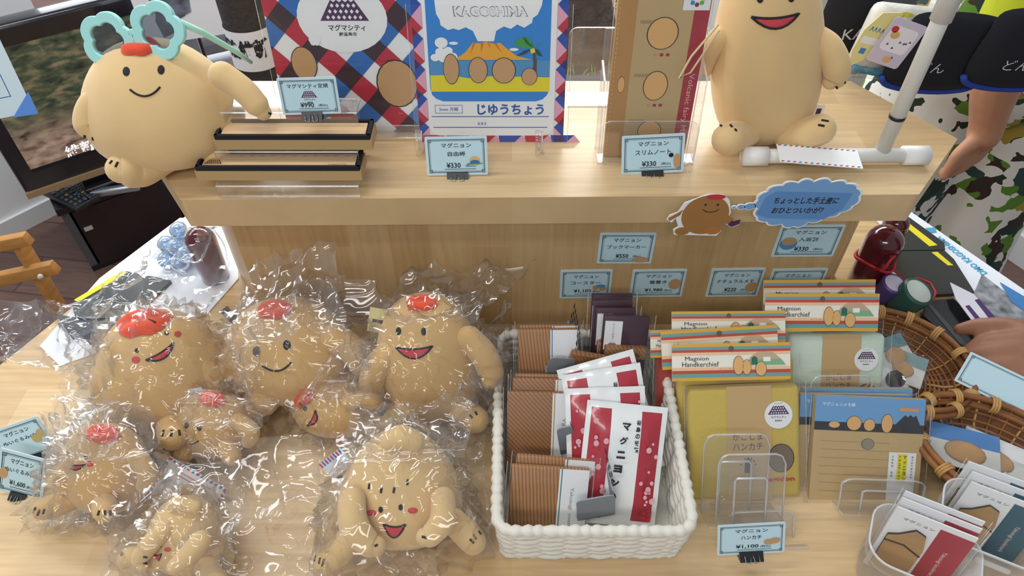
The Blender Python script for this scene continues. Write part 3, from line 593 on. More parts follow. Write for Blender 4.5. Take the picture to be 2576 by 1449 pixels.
def price_card(label, mw, w, h, l1, l2, price, art=None, clip_=True, has_logo=False, tilt=0):
    t = thing('price_card', label, 'price card', mw, 'pale blue price cards')
    m = M(); z0 = .006 if clip_ else 0
    m.prism([(p[0], p[1]) for p in rrect(w * 1.03, h * 1.05, .0015, 3, z0 - h * .025)], .0, .0009, LAM, axis='y'); m.rc(-w / 2, z0, w / 2, z0 + h, CARD, 1)
    card_border(m, w, h, z0)
    if l1: m.tx(l1, 0, z0 + h * .79, w * (.72 if has_logo else .5), h * .125, INK, 3, bold=.012)
    if has_logo: logo(m, .0, z0 + h * .46, w * .28, 3)
    if l2: m.tx(l2, 0, z0 + h * .56, min(w * .72, len(l2) * h * .155), h * .13, INK, 3, bold=.012)
    if price:
        m.tx(price, -w * .06, z0 + h * .25, w * .055 * len(price) + w * .02, h * .145, INK, 3, bold=.02); m.tx('(税込)', w * .22, z0 + h * .23, w * .16, h * .085, INK, 3, bold=.01)
        m.ln([(-w * .21, z0 + h * .145), (w * .31, z0 + h * .145)], h * .014, INK, 3)
    if art:
        for i, (u, v, a, b, c) in enumerate(art): m.el(u * w, z0 + v * h, a * w, b * h, c, 5 + i, 0, 18)
    m.build('card', t)
    if clip_:
        c = M(); cw = w * .36; c.prism([(-.006, -.0005), (.006, -.0005), (.0018, .0085), (-.0018, .0085)], -cw / 2, cw / 2, BLACK, axis='x')
        for s in (-1, 1): c.tube([(s * cw * .3, -.003, .006), (s * cw * .3, -.008, .001), (s * cw * .1, -.009, .0), (s * cw * .05, -.003, .006)], .0005, mat('#b9bcc2', .25, 'steel_wire', metal=1), 6)
        c.build('binder_clip', t)
    return t
ART1 = [(.33, .33, .1, .15, TAN)]
def card_q(label, TL, TR, BL, Y0, z0, lean, *a, **k):
    mw, w, h = quad(TL, TR, BL, Y0, z0, lean); return price_card(label, mw @ Matrix.Translation((0, 0, -.006 if k.get('clip_', True) else 0)), w, h, *a, **k)
SLEEVE = FILMS
def sleeve(t, w, h, y=-.0022, th=.005, name='clear_sleeve', ex=.004, top=.01):
    m = M(); bmw = w + 2 * ex
    nu, nv = 14, 16; vs = []
    for j in range(nv + 1):
        for i in range(nu + 1):
            u = -bmw / 2 + bmw * i / nu; v = -ex + (h + ex + top) * j / nv; e = min(i, nu - i, j, nv - j)
            vs.append((u, y - (.0012 * abs(noise.noise(Vector((u * 40, v * 40, w * 99)))) if e else 0), v))
    m.add(vs, [(j * (nu + 1) + i, j * (nu + 1) + i + 1, (j + 1) * (nu + 1) + i + 1, (j + 1) * (nu + 1) + i) for j in range(nv) for i in range(nu)], SLEEVE, True)
    m.tube([(-bmw / 2, y * .5, -ex), (-bmw / 2, y * .5, h + top)], .0003, ACRE, 5); m.tube([(bmw / 2, y * .5, -ex), (bmw / 2, y * .5, h + top)], .0003, ACRE, 5)
    return m.build(name, t)
# ---------------- upper counter ----------------
def acr_profile(m, prof, x0, x1, th=.0022):
    """bent acrylic sheet: (y,z) polyline extruded along x"""
    for i in range(len(prof) - 1):
        a, b = Vector((0,) + prof[i]), Vector((0,) + prof[i + 1]); d = (b - a).normalized(); n = Vector((0, -d.z, d.y)) * th / 2
        q = [a - n, b - n, b + n, a + n]; vs = [Vector((x, p.y, p.z)) for x in (x0, x1) for p in q]
        m.add(vs, [(0, 1, 5, 4), (2, 3, 7, 6)], ACR); m.add(vs, [(0, 3, 2, 1), (4, 5, 6, 7), (1, 2, 6, 5), (3, 0, 4, 7)], ACRE)
P0 = at_z((730, 497), ZU)
stn = thing('acrylic_step_stand', 'clear acrylic stepped stand holding two ruler boxes on the counter', 'display stand', Matrix.Translation(P0))
m = M(); acr_profile(m, [(0, .001), (.0, .0155)], -.077, .077); acr_profile(m, [(.0, .0155), (.024, .0155), (.024, .043), (.05, .043), (.05, .075), (.078, .075)], -.077, .077); acr_profile(m, [(.078, .075), (.078, .001)], -.08, .072); m.build('steps', stn)
KS = mat('#b99b6c', .75, 'kraft_box_side', bump=(300, .15, .0006)); BAMB = mat('#d6b48a', .55, 'bamboo_ruler', var=(10, .1, (1, 12, 1)))
def ruler_box(label, px0, px1, yv, zb, logo_left):
    a = at_z((px0, yv), zb); b = at_z((px1, yv), zb); L = (b - a).length; mw = frame_at((a + b) / 2, math.atan2((b - a).y, (b - a).x))
    t = thing('ruler_box', label, 'ruler box', mw, 'ruler boxes on the acrylic steps'); D = .034
    m = M(); m.box((0, D / 2, .006), (L, D, .012), KS); m.build('box', t)
    m = M(); w = .0032
    for s in (0, 1): m.box((0, D * s + (w / 2 if not s else -w / 2) + (.001 if not s else -.001), .0145), (L - .003, w, .006), BLACKM)
    for s in (-1, 1): m.box((s * (L / 2 - w / 2 - .0015), D / 2, .0145), (w, D - .003, .006), BLACKM)
    m.box((0, D / 2, .0125), (L - .006, D - .006, .001), BLACKM); m.build('black_inset', t)
    m = M(); m.box((0, D / 2, .0142), (L - .014, D - .012, .0024), BAMB); r = m.build('wooden_ruler', t)
    q = M(); q2 = L / 2 - .014
    logo(q, -q2 + .004 if logo_left else q2 - .006, .003, .02, 1, text=False, mc=mat('#6b3a22', .7, 'burnt_mark'), fg=BAMB)
    if logo_left:
        for i in range(13): q.ln([(-q2 + .03 + i * .0115, .0165), (-q2 + .034 + i * .0115, .0185)], .0005, INK, 1)
        q.tx('magmacity', q2 - .012, .0022, .02, .0022, INK, 1)
    o = q.build('ruler_marks', r); o.matrix_world = mw @ Matrix.Translation((0, .006, .0155)) @ Matrix.Rotation(-R90, 4, 'X')
ruler_box('kraft ruler box with black inset on the lower acrylic step', 498, 912, 454, ZU + .0165, True)
ruler_box('kraft ruler box with black inset on the upper acrylic step', 545, 938, 377, ZU + .0445, False)
sh = at_z((766, 300), ZU + .076)
card_q('price card reading ¥990 standing on top of the acrylic step stand', (697, 199), (842, 195), (690, 288), sh.y, ZU + .0765, 14, 'マグマシティ定規', None, '¥990', has_logo=True)
# folder with a blue and red lattice
FB = M(); mw, w, h = quad((643, -60), (1026, -60), (640, 333), .742, ZU, 7)
t = thing('picture_folder', 'white folder with red and blue lattice pattern and city mark on the counter', 'folder', mw)
FB.box((0, .003, h / 2), (w, .005, h), WHITE); k = w / 385
def PX(x, y): return ((x - 835) * k, (333 - y) * k)
def strip_(pts, m_, l):
    c = clip([PX(*p) for p in pts], -w / 2, 0, w / 2, h)
    if c: FB.pg(c, m_, l)
FRED = mat('#b8283f', .45, 'lattice_red'); FBLU = mat('#2a6cb8', .45, 'lattice_blue'); FDK = mat('#3a2230', .45, 'lattice_plum')
# lattice: bands from upper left to lower right (red/plum) and from upper right to lower left (blue/white)
ex, ey, gx, gy = 41, 49, 33, -49       # half steps along the two band directions, px
def cell(i, j, m_, l):
    cx = 840.6 + i * 38.5 - j * 37.5; cy = 162 + i * 39.5 + j * 40; a = (19.4, 19.9); b = (-18.9, 20.1)
    strip_([(cx - a[0] - b[0], cy - a[1] - b[1]), (cx + a[0] - b[0], cy + a[1] - b[1]), (cx + a[0] + b[0], cy + a[1] + b[1]), (cx - a[0] + b[0], cy - a[1] + b[1])], m_, l)
for i in range(-14, 15):
    for j in range(-14, 15):
        r_ = (j % 2 == 0); b_ = (i % 2 == 0)
        if r_ and b_: cell(i, j, FDK, 3)
        elif r_: cell(i, j, FRED, 2)
        elif b_: cell(i, j, FBLU, 2)
FB.pg([((846 - 835) * k + 118 * k * math.cos(a), (333 - 5) * k + 92 * k * math.sin(a)) for a in [i * .2094 for i in range(30)]], WHITE, 4)
u, v = PX(852, 12); logo(FB, u, v, 128 * k, 5, text=False)
u, v = PX(855, 30); FB.tx('マグマシティ', u, v, 98 * k, 17 * k, INK, 5, bold=.02); u, v = PX(855, 47); FB.tx('鹿児島市', u, v, 48 * k, 11 * k, INK, 5, bold=.02)
u, v = PX(724, 128); blob(FB, u, v, 66 * k, 92 * k, 5, TAN); u, v = PX(972, 185); blob(FB, u, v, 108 * k, 132 * k, 5, TAN); u, v = PX(764, 64)
for i, (a, b) in enumerate(((-8, 2), (8, 2), (0, 6), (-5, -5), (5, -5))): FB.el(u + a * k, v + b * k, 8 * k, 8 * k, WHITE, 7 + i)
FB.build('cover', t); sleeve(t, w, h, top=-.02, ex=.006)
st = thing('acrylic_easel', 'clear acrylic easel with a lip under the lattice folder', 'display stand', mw)
m = M(); acr_profile(m, [(.05, .002), (-.018, .002), (-.018, .018)], -.02, .096); acr_profile(m, [(.008, .002), (.008, .12)], -.02, .09); m.build('stand', st)
# exercise book in a clear bag
mw, w, h = quad((1028, -40), (1433, -40), (1036, 367), .722, ZU + .004, 12)
t = thing('exercise_book', 'blue and yellow seaside picture exercise book in a clear bag on the counter', 'notebook', mw); k = w / 400
B = M(); B.box((0, .004, h / 2), (w, .007, h), WHITE)
def QX(x, y): return ((x - 1230) * k, (369 - y) * k)
def qp(pts, m_, l): B.pg([QX(*p) for p in pts], m_, l)
EB = mat('#2d4fa8', .4, 'cover_blue'); EP = mat('#dfa6c0', .4, 'cover_pink'); ER = mat('#b9303d', .4, 'cover_red'); SKYB = mat('#2f86d6', .4, 'sky_blue_ink'); YEL = mat('#e5d62a', .4, 'sand_yellow'); SEA = mat('#4f93c4', .4, 'sea_blue'); MTN = mat('#e8a92b', .4, 'mountain_orange'); GRN = mat('#3f9a46', .4, 'palm_green'); DGR = mat('#25493f', .4, 'shade_green')
for side, x0, x1, tip in ((0, 1030, 1055, 0), (1, 1399, 1430, 1)):
    for b0 in (-35, 50, 130, 210, 290):
        xa, xb = (x0 + 27, x0) if side == 0 else (x1 - 27, x1)
        qp([(xb, b0 - 5), (xb, b0 + 53), (xa, b0 + 24)], EB, 1)
        qp([(xa, b0 + 24), (xb, b0 + 53), (xa, b0 + 82)], EP, 1) if side else qp([(xa, b0 + 82), (xb, b0 + 53), (xa, b0 + 24)], EP, 1)
        qp([(xb, b0 + 53), (xb, b0 + 105) , (xa, b0 + 82)], ER, 1)
for i, (x, m_) in enumerate(((1034, ER), (1104, EB), (1176, ER), (1249, EB), (1322, ER), (1395, EB))):
    qp([(x, 337), (x + 66, 337), (x + 36, 367), (x + 4, 367)], m_, 1); qp([(x + 66, 337), (x + 92, 368), (x + 36, 368)], EP, 1)
B.pg([(p[0], p[1]) for p in rrect(344 * k, (338 + 70) * k, 28 * k, 6, 31 * k)], WHITE, 2)
tmp = [QX(1067, -60), QX(1387, -60)] ; q = [(1067, -60)] + [(1067, 205), (1071, 222), (1082, 233), (1100, 240), (1352, 240), (1370, 234), (1382, 222), (1387, 205)] + [(1387, -60)]; qp(q[::-1], SKYB, 3)
qp([(1070, 130), (1387, 130), (1387, 172), (1070, 172)], SEA, 4); qp([(1069, 169), (1120, 168), (1170, 176), (1230, 171), (1387, 174), (1387, 213), (1069, 213)], YEL, 5)
qp([(1135, 128), (1165, 108), (1185, 84), (1205, 85), (1220, 81), (1240, 86), (1256, 84), (1275, 100), (1300, 118), (1340, 128)], MTN, 5)
MT2 = mat('#c8742a', .4, 'mountain_shade')
for a in ((1185, 86, 1192, 84, 1178, 112), (1206, 86, 1213, 84, 1206, 108), (1240, 86, 1247, 86, 1262, 112), (1222, 84, 1227, 83, 1232, 98)): qp([(a[0], a[1]), (a[2], a[3]), (a[4], a[5])], MT2, 6)
qp([(1088, -60), (1094, 12), (1102, 26), (1104, 40), (1122, 52), (1136, 48), (1150, 52), (1168, 45), (1186, 54), (1198, 80), (1240, 80), (1246, 54), (1266, 43), (1284, 49), (1300, 38), (1318, 46), (1338, 34), (1340, 22), (1352, 14), (1362, -8), (1370, -60)], WHITE, 5)
for i, c in enumerate(((1103, 84, 17), (1100, 108, 14), (1120, 104, 12), (1085, 122, 12), (1108, 122, 16), (1130, 120, 14))): B.el(QX(c[0], c[1])[0], QX(c[0], c[1])[1], c[2] * k, c[2] * .8 * k, WHITE, 4 + i * .15, n=16)
for c in ((1135, 85), (1292, 101)): u, v = QX(*c); B.el(u, v, 12 * k, 4 * k, WHITE, 6, n=12)
qp([(1340, 186), (1352, 186), (1352, 130), (1347, 104), (1340, 106), (1343, 135)], mat('#57463c', .5, 'trunk_brown'), 6)
for a, b, m_ in (((1288, 84), (1320, 68), GRN), ((1310, 64), (1336, 78), GRN), ((1336, 62), (1340, 92), GRN), ((1364, 80), (1350, 92), GRN), ((1298, 118), (1318, 104), DGR), ((1368, 120), (1356, 102), DGR)):
    qp([a, b, (1344, 98), ((a[0] + 1344) / 2 - 3, (a[1] + 98) / 2 + 6)], m_, 7)
qp([(1334, 100), (1345, 97), (1348, 108), (1337, 112)], YEL, 8)
for c in ((1126, 152, 40, 78), (1197, 155, 48, 66), (1265, 156, 60, 66), (1333, 172, 40, 44)): u, v = QX(c[0], c[1]); blob(B, u, v, c[2] * k, c[3] * k, 9, TAN)
OUT = mat('#7d858f', .5, 'grey_outline'); u, v = QX(1232, 6); B.tx('KAGOSHIMA', u, v, 192 * k, 26 * k, OUT, 6, bold=.035, shear=-.12); B.tx('KAGOSHIMA', u, v, 186 * k, 22 * k, WHITE, 7, bold=.02, shear=-.12)
BI = mat('#2b57a6', .45, 'print_blue'); u, v = QX(1283, 263); B.tx('じゆうちょう', u, v, 182 * k, 31 * k, BI, 4, bold=.03)
u, v = QX(1114, 262); B.frame(u - 37 * k, v - 11 * k, u + 37 * k, v + 11 * k, 1.2 * k, BI, 4); B.tx('5mm 方眼', u, v, 52 * k, 11 * k, BI, 4, bold=.01)
for a, b, y_ in ((1067, 1387, 283), (1070, 1384, 314)): B.ln([QX(a, y_), QX(b, y_)], 2.2 * k, BI, 4)
u, v = QX(1204, 303); B.tx('なまえ', u, v, 25 * k, 8 * k, BI, 4, bold=.02)
B.build('cover', t); sleeve(t, w, h, top=-.02, ex=.005)
st = thing('acrylic_easel', 'clear acrylic easel with two hooked feet under the seaside exercise book', 'display stand', mw)
m = M()
for x in (-.084, .055):
    cv = [(x, .03, .003), (x, .0, .006), (x, -.014, .002), (x, -.028, .002), (x, -.034, .012), (x, -.03, .024), (x, -.024, .028)]
    m.tube(cv, .0045, ACR, 10, flat=.6); m.tube([(p[0] + .004, p[1] - .001, p[2] + .001) for p in cv], .0008, ACRE, 6)
acr_profile(m, [(.01, .004), (.012, .14)], -.09, .06); m.build('stand', st)
card_q('price card in front of the seaside exercise book, 自由帳 ¥330', (1070, 347), (1222, 344), (1066, 440), .655, ZU + .006, 18, 'マグニョン', '自由帳', '¥330', [(.3, .36, .09, .13, TANP), (.3, .33, .08, .06, BLUE), (.3, .29, .14, .02, GRN)])
card_q('price card in front of the slim notebook, スリムノート ¥330', (1567, 345), (1722, 337), (1564, 438), .66, ZU + .006, 18, 'マグニョン', 'スリムノート', '¥330', [(.40, .3, .06, .2, TAN), (.30, .46, .04, .06, BLACKM)])
# slim notebook in a pocket holder
mw, w, h = quad((1563, -60), (1792, -60), (1530, 388), .70, ZU + .004, 5); wN = px2m(200, mw.translation)
hold = thing('acrylic_holder', 'clear acrylic pocket holder containing the slim brown notebook', 'display stand', mw)
H2 = M(); W2 = wN * 1.17
acr_profile(H2, [(-.022, .001), (.012, .001), (.012, .145)], -W2 / 2, W2 / 2)
def plate(m, pts, y, th=.0022, edge=ACRE): m.prism(pts, y, y + th, ACR, edge, 'y')
plate(H2, rrect(W2, .055, .012, 5), -.024)
for s in (-1, 1): H2.prism([(-.022, 0), (.012, 0), (.012, .11), (-.018, .1)], s * W2 / 2 - .001, s * W2 / 2 + .001, ACR, ACRE, 'x')
H2.build('pocket', hold)
t = thing('slim_notebook', 'tall slim notebook with beige cover, brown spine and red edge stripe in the acrylic holder', 'notebook', mw); S = M(); k = wN / 200
S.box((0, -.004, h / 2 + .003), (wN, .01, h), mat('#b98a52', .6, 'brown_spine')); y0 = -.009
NBE = mat('#c2a878', .6, 'beige_cover'); NRE = mat('#a9303f', .5, 'cover_crimson')
S.rc(-wN / 2 + 42 * k, .003, wN / 2 - 28 * k, h, NBE, 1, y0); S.rc(wN / 2 - 34 * k, .003, wN / 2, h, NRE, 2, y0)
S.tx('Volcanic fairy Magnions♪', wN / 2 - 17 * k, .0 + 110 * k, 224 * k, 16 * k, mat('#e6b9b0', .5, 'pale_pink_ink'), 3, y0, rot=-R90)
for z, s in ((60, 0), (175, 1), (298, 2)):
    zz = z * k + .008; blob(S, 4 * k, zz, (54 if s != 2 else 66) * k, (70 if s else 50) * k, 3, TANP, y0); S.rc(-wN / 2 + 52 * k, zz + 22 * k, -wN / 2 + 90 * k, zz + 29 * k, mat('#a18f68', .6, 'grey_caption'), 3, y0)
    for i, m_ in enumerate((TAN, NRE, NRE)): S.rc((-10 + i * 14) * k, zz - 52 * k, (-2 + i * 14) * k, zz - 45 * k, m_, 3, y0)
for i in range(40): S.rc(-wN / 2 + 4 * k, .006 + i * .0052, -wN / 2 + 5.5 * k, .0085 + i * .0052, mat('#d9b27c', .6, 'stitch_thread'), 2, y0)
blob(S, -wN / 2 + 24 * k, 195 * k, 16 * k, 38 * k, 3, TANP, y0)
S.rc(wN / 2 - 60 * k, 366 * k, wN / 2 - 2 * k, 430 * k, WHITE, 4, y0)
for i, c in enumerate(('#e5243b', '#dda63a', '#4c9f38', '#26bde2', '#fd6925', '#0a97d9', '#a21942', '#56c02b')):
    a = i * .785; u, v = wN / 2 - 31 * k, 392 * k; S.el(u + 14 * k * math.cos(a), v + 14 * k * math.sin(a), 5 * k, 5 * k, mat(c, .5), 5, y0, 10)
S.build('cover', t); sl_ = sleeve(t, wN, h, y=-.0115, top=-.01, ex=.003)
cd = M(); cd.tube([(wN / 2 + .01, -.012, .158), (wN / 2 - .014, -.02, .128), (wN / 2 - .024, -.022, .105), (wN / 2 - .012, -.02, .11), (wN / 2 + .012, -.012, .152)], .0012, mat('#dcc79a', .8, 'cotton_cord'), 6); cd.build('tie_cord', t)
# empty acrylic easel further back
e0 = at_z((1485, 236), ZU); t = thing('acrylic_easel', 'empty clear acrylic easel standing at the back edge of the counter', 'display stand', frame_at(e0))
m = M(); ww = .058; plate(m, rrect(ww * 1.1, .09, .01), .0); acr_profile(m, [(0, .001), (-.03, .001), (-.03, .02)], -ww * .55, ww * .55); m.build('stand', t)
# airmail-edged tag under the plush foot
A1 = at_z((2060, 393), ZU + .026); t = thing('swing_tag', 'white hang tag with airmail-striped edge lying on the white bar under the plush foot', 'tag', frame_at(A1, math.radians(-8)))
m = M(); m.box((0, 0, 0), (.088, .034, .0008), WHITE)
for i in range(14):
    for z in (-.016, .0145): m.add([(-.043 + i * .0062, z, .0006), (-.040 + i * .0062, z, .0006), (-.0385 + i * .0062, z + .002, .0006), (-.0415 + i * .0062, z + .002, .0006)], [(0, 1, 2, 3)], (RED, BLUE)[i % 2])
m.build('tag', t)
# white pipe rack
pb = at_z((2215, 388), ZU + .011); RK = mat('#e6e6e2', .35, 'white_pipe'); t = thing('pipe_rack', 'white plastic pipe rack with T-shaped foot standing on the counter', 'rack', Matrix.Translation(pb))
xl = at_z((1872, 393), ZU + .011) - pb; xr = at_z((2328, 391), ZU + .011) - pb
m = M(); m.tube([xl, xr], .0085, RK, 16); m.tube([(0, 0, 0), (0, 0, .36)], .0085, RK, 16); m.tube([(-.26, .02, .36), (.22, .02, .36)], .0085, RK, 16); m.build('pipe', t)
for e, s in ((xl, 1), (xr, -1)): m = M(); m.tube([e + Vector((-.002 * s, 0, 0)), e + Vector((.026 * s, 0, 0))], .0112, mat('#f2f2f0', .4, 'white_cap'), 18); m.build('end_cap', t)
m = M(); m.tube([(0, 0, .048), (0, 0, .052)], .0089, BLACK, 16); m.build('joint_band', t)
m = M(); m.tube([(0, 0, .16), (0, 0, .3)], .0105, RK, 16); m.build('sleeve_tube', t)
# things hanging from the rack
HEM = mat('#23409a', .7, 'blue_hem')
def pouch(label, px, Y, wpx, hpx, txt, rot=0):
    c = at_y(px, Y); w = px2m(wpx, c); h = px2m(hpx, c) * 1.12; mw = frame_at(c) @ Matrix.Rotation(math.radians(rot), 4, 'Y')
    t = thing('cloth_pouch', label, 'pouch', mw, 'navy pouches hanging from the rack'); m = M()
    pts = [(-w * .36, h / 2), (w * .3, h / 2 * 1.0), (w / 2, h * .22), (w * .46, -h * .3), (w * .2, -h * .45), (-w * .25, -h * .45), (-w * .48, -h * .3), (-w * .46, h * .25)]
    out = []
    for i in range(8):
        p0, p1, p2, p3 = [Vector(pts[(i + q) % 8]) for q in (-1, 0, 1, 2)]
        for j in range(5):
            s_ = j / 5; out.append(.5 * ((2 * p1) + (p2 - p0) * s_ + (2 * p0 - 5 * p1 + 4 * p2 - p3) * s_ ** 2 + (3 * p1 - p0 - 3 * p2 + p3) * s_ ** 3))
    n = len(out)
    for s_ in (-1, 1):
        vs = [(0, s_ * .016, 0)]
        for q in (.35, .7, .92, 1): vs += [(p.x * q, s_ * .016 * math.sqrt(max(0, 1 - q ** 3)), p.y * q) for p in out]
        fs = [(0, 1 + j, 1 + (j + 1) % n) for j in range(n)] + [(1 + a * n + j, 1 + a * n + n + j, 1 + a * n + n + (j + 1) % n, 1 + a * n + (j + 1) % n) for a in range(3) for j in range(n)]
        m.add(vs, fs, NAVY, True)
    m.tx(txt, -w * .13, -h * .1, w * .24, h * .13, mat('#c9ccd2', .7, 'white_print'), 1, -.0165); m.build('pouch', t)
    q = M(); q.tube([(p.x, 0, p.y - .003) for p in out if p.y < -h * .25], .0045, HEM, 8, flat=.9); q.build('hem', t)
    q = M(); q.tube([(-w * .1, 0, h * .48), (0, 0, h * .48 + .12)], .001, mat('#e9e4d2', .7, 'string'), 5); q.build('string', t)
    return t
pouch('navy cloth pouch reading どん hanging behind the white pole', (2376, 138), .86, 275, 185, 'どん', 4)
pouch('navy cloth pouch at the far right edge, hanging beside the どん pouch', (2590, 130), .84, 280, 190, 'どん', 2)
pouch('navy cloth pouch reading KA hanging behind the tall plush', (2175, 50), .93, 230, 190, 'KA', -3)
c = at_y((2245, 95), .885); t = thing('packaged_towel', 'white folded towel with teal hem and coloured dots hanging in a clear bag', 'towel', frame_at(c, 0, 0) @ Matrix.Rotation(math.radians(6), 4, 'Y'))
m = M(); w = px2m(165, c); h = px2m(165, c); m.bbox((0, 0, 0), (w, .03, h), mat('#dcdbd2', .85, 'white_towel', bump=(200, .5, .002)), .012, 3); m.build('towel', t)
q = M(); q.tube([(-w * .46, -.012, -h * .47), (0, -.016, -h * .5), (w * .46, -.012, -h * .47)], .005, mat('#3d7f96', .7, 'teal_hem'), 8); q.build('hem', t)
q = M()
for u, v, m_ in ((-.1, .44, '#d8d23a'), (.28, .42, '#e8a06a'), (.42, .2, '#d98a8a')): q.el(w * u, h * v, w * .13, h * .035, mat(m_, .8), 1, -.0155)
q.build('dots', t)
q = M(); sheet(q, (Vector((-w * .6, -.02, -h * .55)), Vector((w * .6, -.02, -h * .55)), Vector((w * .45, -.012, h * .65)), Vector((-w * .5, -.012, h * .65))), 3, 14, 12, .004); q.build('clear_bag', t)
c = at_y((2195, 95), .85); t = thing('header_card', 'pale yellow angled header card with blue lettering in front of the hanging towel', 'card', frame_at(c) @ Matrix.Rotation(math.radians(14), 4, 'Y'))
m = M(); w = px2m(62, c); h = px2m(150, c); YC = mat('#e6dc9a', .5, 'yellow_card'); m.prism([(-w * .5, -h * .28), (-w * .2, -h * .55), (w * .15, -h * .42), (w * .5, -h * .1), (w * .55, h * .5), (-w * .2, h * .42), (-w * .52, h * .1)], 0, .0008, YC, axis='y')
[m.ln([(w * (-.3 + .16 * i), h * .1), (w * (-.24 + .16 * i), h * .17), (w * (-.2 + .16 * i), h * .12)], w * .035, mat('#3b86c4', .5, 'label_blue'), 1) for i in range(4)]; m.rc(-w * .4, -h * .12, w * .4, h * .0, WHITE, 1); m.rc(-w * .2, -h * .3, w * .05, -h * .2, mat('#3b86c4', .5, 'label_blue'), 1); m.build('card', t)
for lab, p, Yv, wp, hp, r in (('lavender printed card hanging against the white pole', (2255, 110), .845, 95, 120, 18), ('lavender printed card hanging right of the どん pouch', (2512, 110), .85, 52, 150, -6)):
    c = at_y(p, Yv); w = px2m(wp, c); h = px2m(hp, c); t = thing('product_card', lab, 'card', frame_at(c) @ Matrix.Rotation(math.radians(r), 4, 'Y')); m = M()
    m.prism(rrect(w, h, .004, 3, -h / 2), 0, .0008, mat('#d3cbe0', .35, 'lavender_card'), axis='y'); m.pg(rrect(w * .8, h * .55, .006, 3, -h * .2), mat('#eeeef6', .3, 'card_white'), 1)
    rr = random.Random(int(p[0]))
    for i in range(9): u, v = rr.uniform(-.36, .36) * w, rr.uniform(-.4, .4) * h; m.pg([(u, v), (u + w * .08, v + h * .02), (u + w * .02, v + h * .06)], mat('#4a4f86', .5, 'dark_violet'), 2)
    m.el(-w * .3, h * .26, w * .1, h * .07, RED, 3); m.el(-w * .2, h * .15, w * .13, h * .08, TANP, 3); m.el(w * .05, -h * .36, w * .12, h * .07, TANP, 3); m.build('card', t)
# die-cut sign fixed to the counter edge
mw, w, h = quad((1697, 450), (1893, 450), (1697, 590), FL.y - .004 + .0, ZU - .06, 0); k = w / 196
t = thing('die_cut_sign', 'die-cut sign with a brown round figure and blue thought bubble on the counter edge', 'sign', mw); m = M()
def RX(x, y): return ((x - 1795) * k, (590 - y) * k)
fig = [(1735, 478), (1775, 458), (1790, 450), (1830, 451), (1850, 470), (1862, 510), (1858, 530), (1890, 545), (1894, 552), (1875, 562), (1852, 548), (1838, 560), (1850, 575), (1840, 592), (1725, 588), (1720, 570), (1732, 560), (1720, 530), (1712, 545), (1697, 535), (1702, 520), (1722, 510)]
m.prism([RX(*p) for p in fig][::-1], -.0012, 0, WHITE, axis='y'); yy = -.0012
BRN = mat('#a4743f', .6, 'printed_brown')
def shp(pts, m_, l): m.pg([RX(*p) for p in pts], m_, l, yy)
u, v = RX(1796, 520); m.el(u, v, 62 * k, 66 * k, BRN, 1, yy, 30); shp([(1736, 500), (1730, 520), (1705, 540), (1700, 530), (1722, 512)], BRN, .5); shp([(1846, 510), (1876, 535), (1866, 552), (1840, 545)], BRN, .5)
u, v = RX(1745, 575); m.el(u, v, 20 * k, 14 * k, BRN, 2, yy); u, v = RX(1826, 573); m.el(u, v, 22 * k, 14 * k, mat('#b5753c', .6, 'printed_orange'), 2, yy)
u, v = RX(1812, 458); m.el(u, v, 25 * k, 9 * k, RED, 3, yy); shp([(1868, 540), (1893, 534), (1892, 550), (1874, 560), (1862, 552)], PUR, 3)
for p in ((1790, 484), (1822, 484)): u, v = RX(*p); m.el(u, v, 3 * k, 4 * k, INK, 3, yy, 10)
m.ln([RX(1786, 500), RX(1796, 507), RX(1808, 509), RX(1820, 506), RX(1828, 499)], 2.4 * k, INK, 3, yy); m.build('figure', t)
m = M(); cl = []
import itertools
bump = [(1925, 498), (1918, 470), (1936, 440), (1972, 420), (2010, 412), (2050, 408), (2095, 410), (2135, 415), (2168, 430), (2183, 458), (2175, 490), (2150, 512), (2112, 528), (2075, 545), (2040, 560), (2005, 552), (1962, 545), (1932, 528)]
for i in range(len(bump)):
    a, b = Vector(bump[i]), Vector(bump[(i + 1) % len(bump)]); mid = (a + b) / 2; o = (mid - Vector((2050, 482))).normalized(); L = (b - a).length
    for q in range(6): s_ = q / 6; cl.append(a.lerp(b, s_) + o * L * .26 * math.sin(math.pi * s_) ** .8)
m.prism([RX(p.x, p.y) for p in cl][::-1] if False else [RX(p.x, p.y) for p in cl], -.0012, 0, WHITE, axis='y'); ce = Vector((2050, 484))
CB = mat('#79a9dc', .5, 'bubble_blue'); CB2 = mat('#5f92cc', .5, 'bubble_deep_blue'); shp([tuple(ce + (p - ce) * .955) for p in cl], CB, 1); shp([(1962, 440), (2160, 446), (2150, 500), (2110, 534), (1962, 530), (1930, 515), (1940, 460)], CB2, 2)
for (x, y, r) in ((1866, 493, 4), (1884, 492, 9), (1907, 490, 13)): u, v = RX(x, y); m.prism([(u + (r + 3) * k * math.cos(a), v + (r + 2) * .8 * k * math.sin(a)) for a in [i * .393 for i in range(16)]], -.0012, 0, WHITE, axis='y'); m.el(u, v, r * k, r * .8 * k, CB, 1, yy)
u, v = RX(2048, 470); m.tx('ちょっとした手土産に', u, v, 166 * k, 23 * k, INK, 3, yy, bold=.025, shear=.12); u, v = RX(2034, 502); m.tx('おひとついかが？', u, v, 135 * k, 21 * k, INK, 3, yy, bold=.025, shear=.12); m.build('thought_bubble', t)
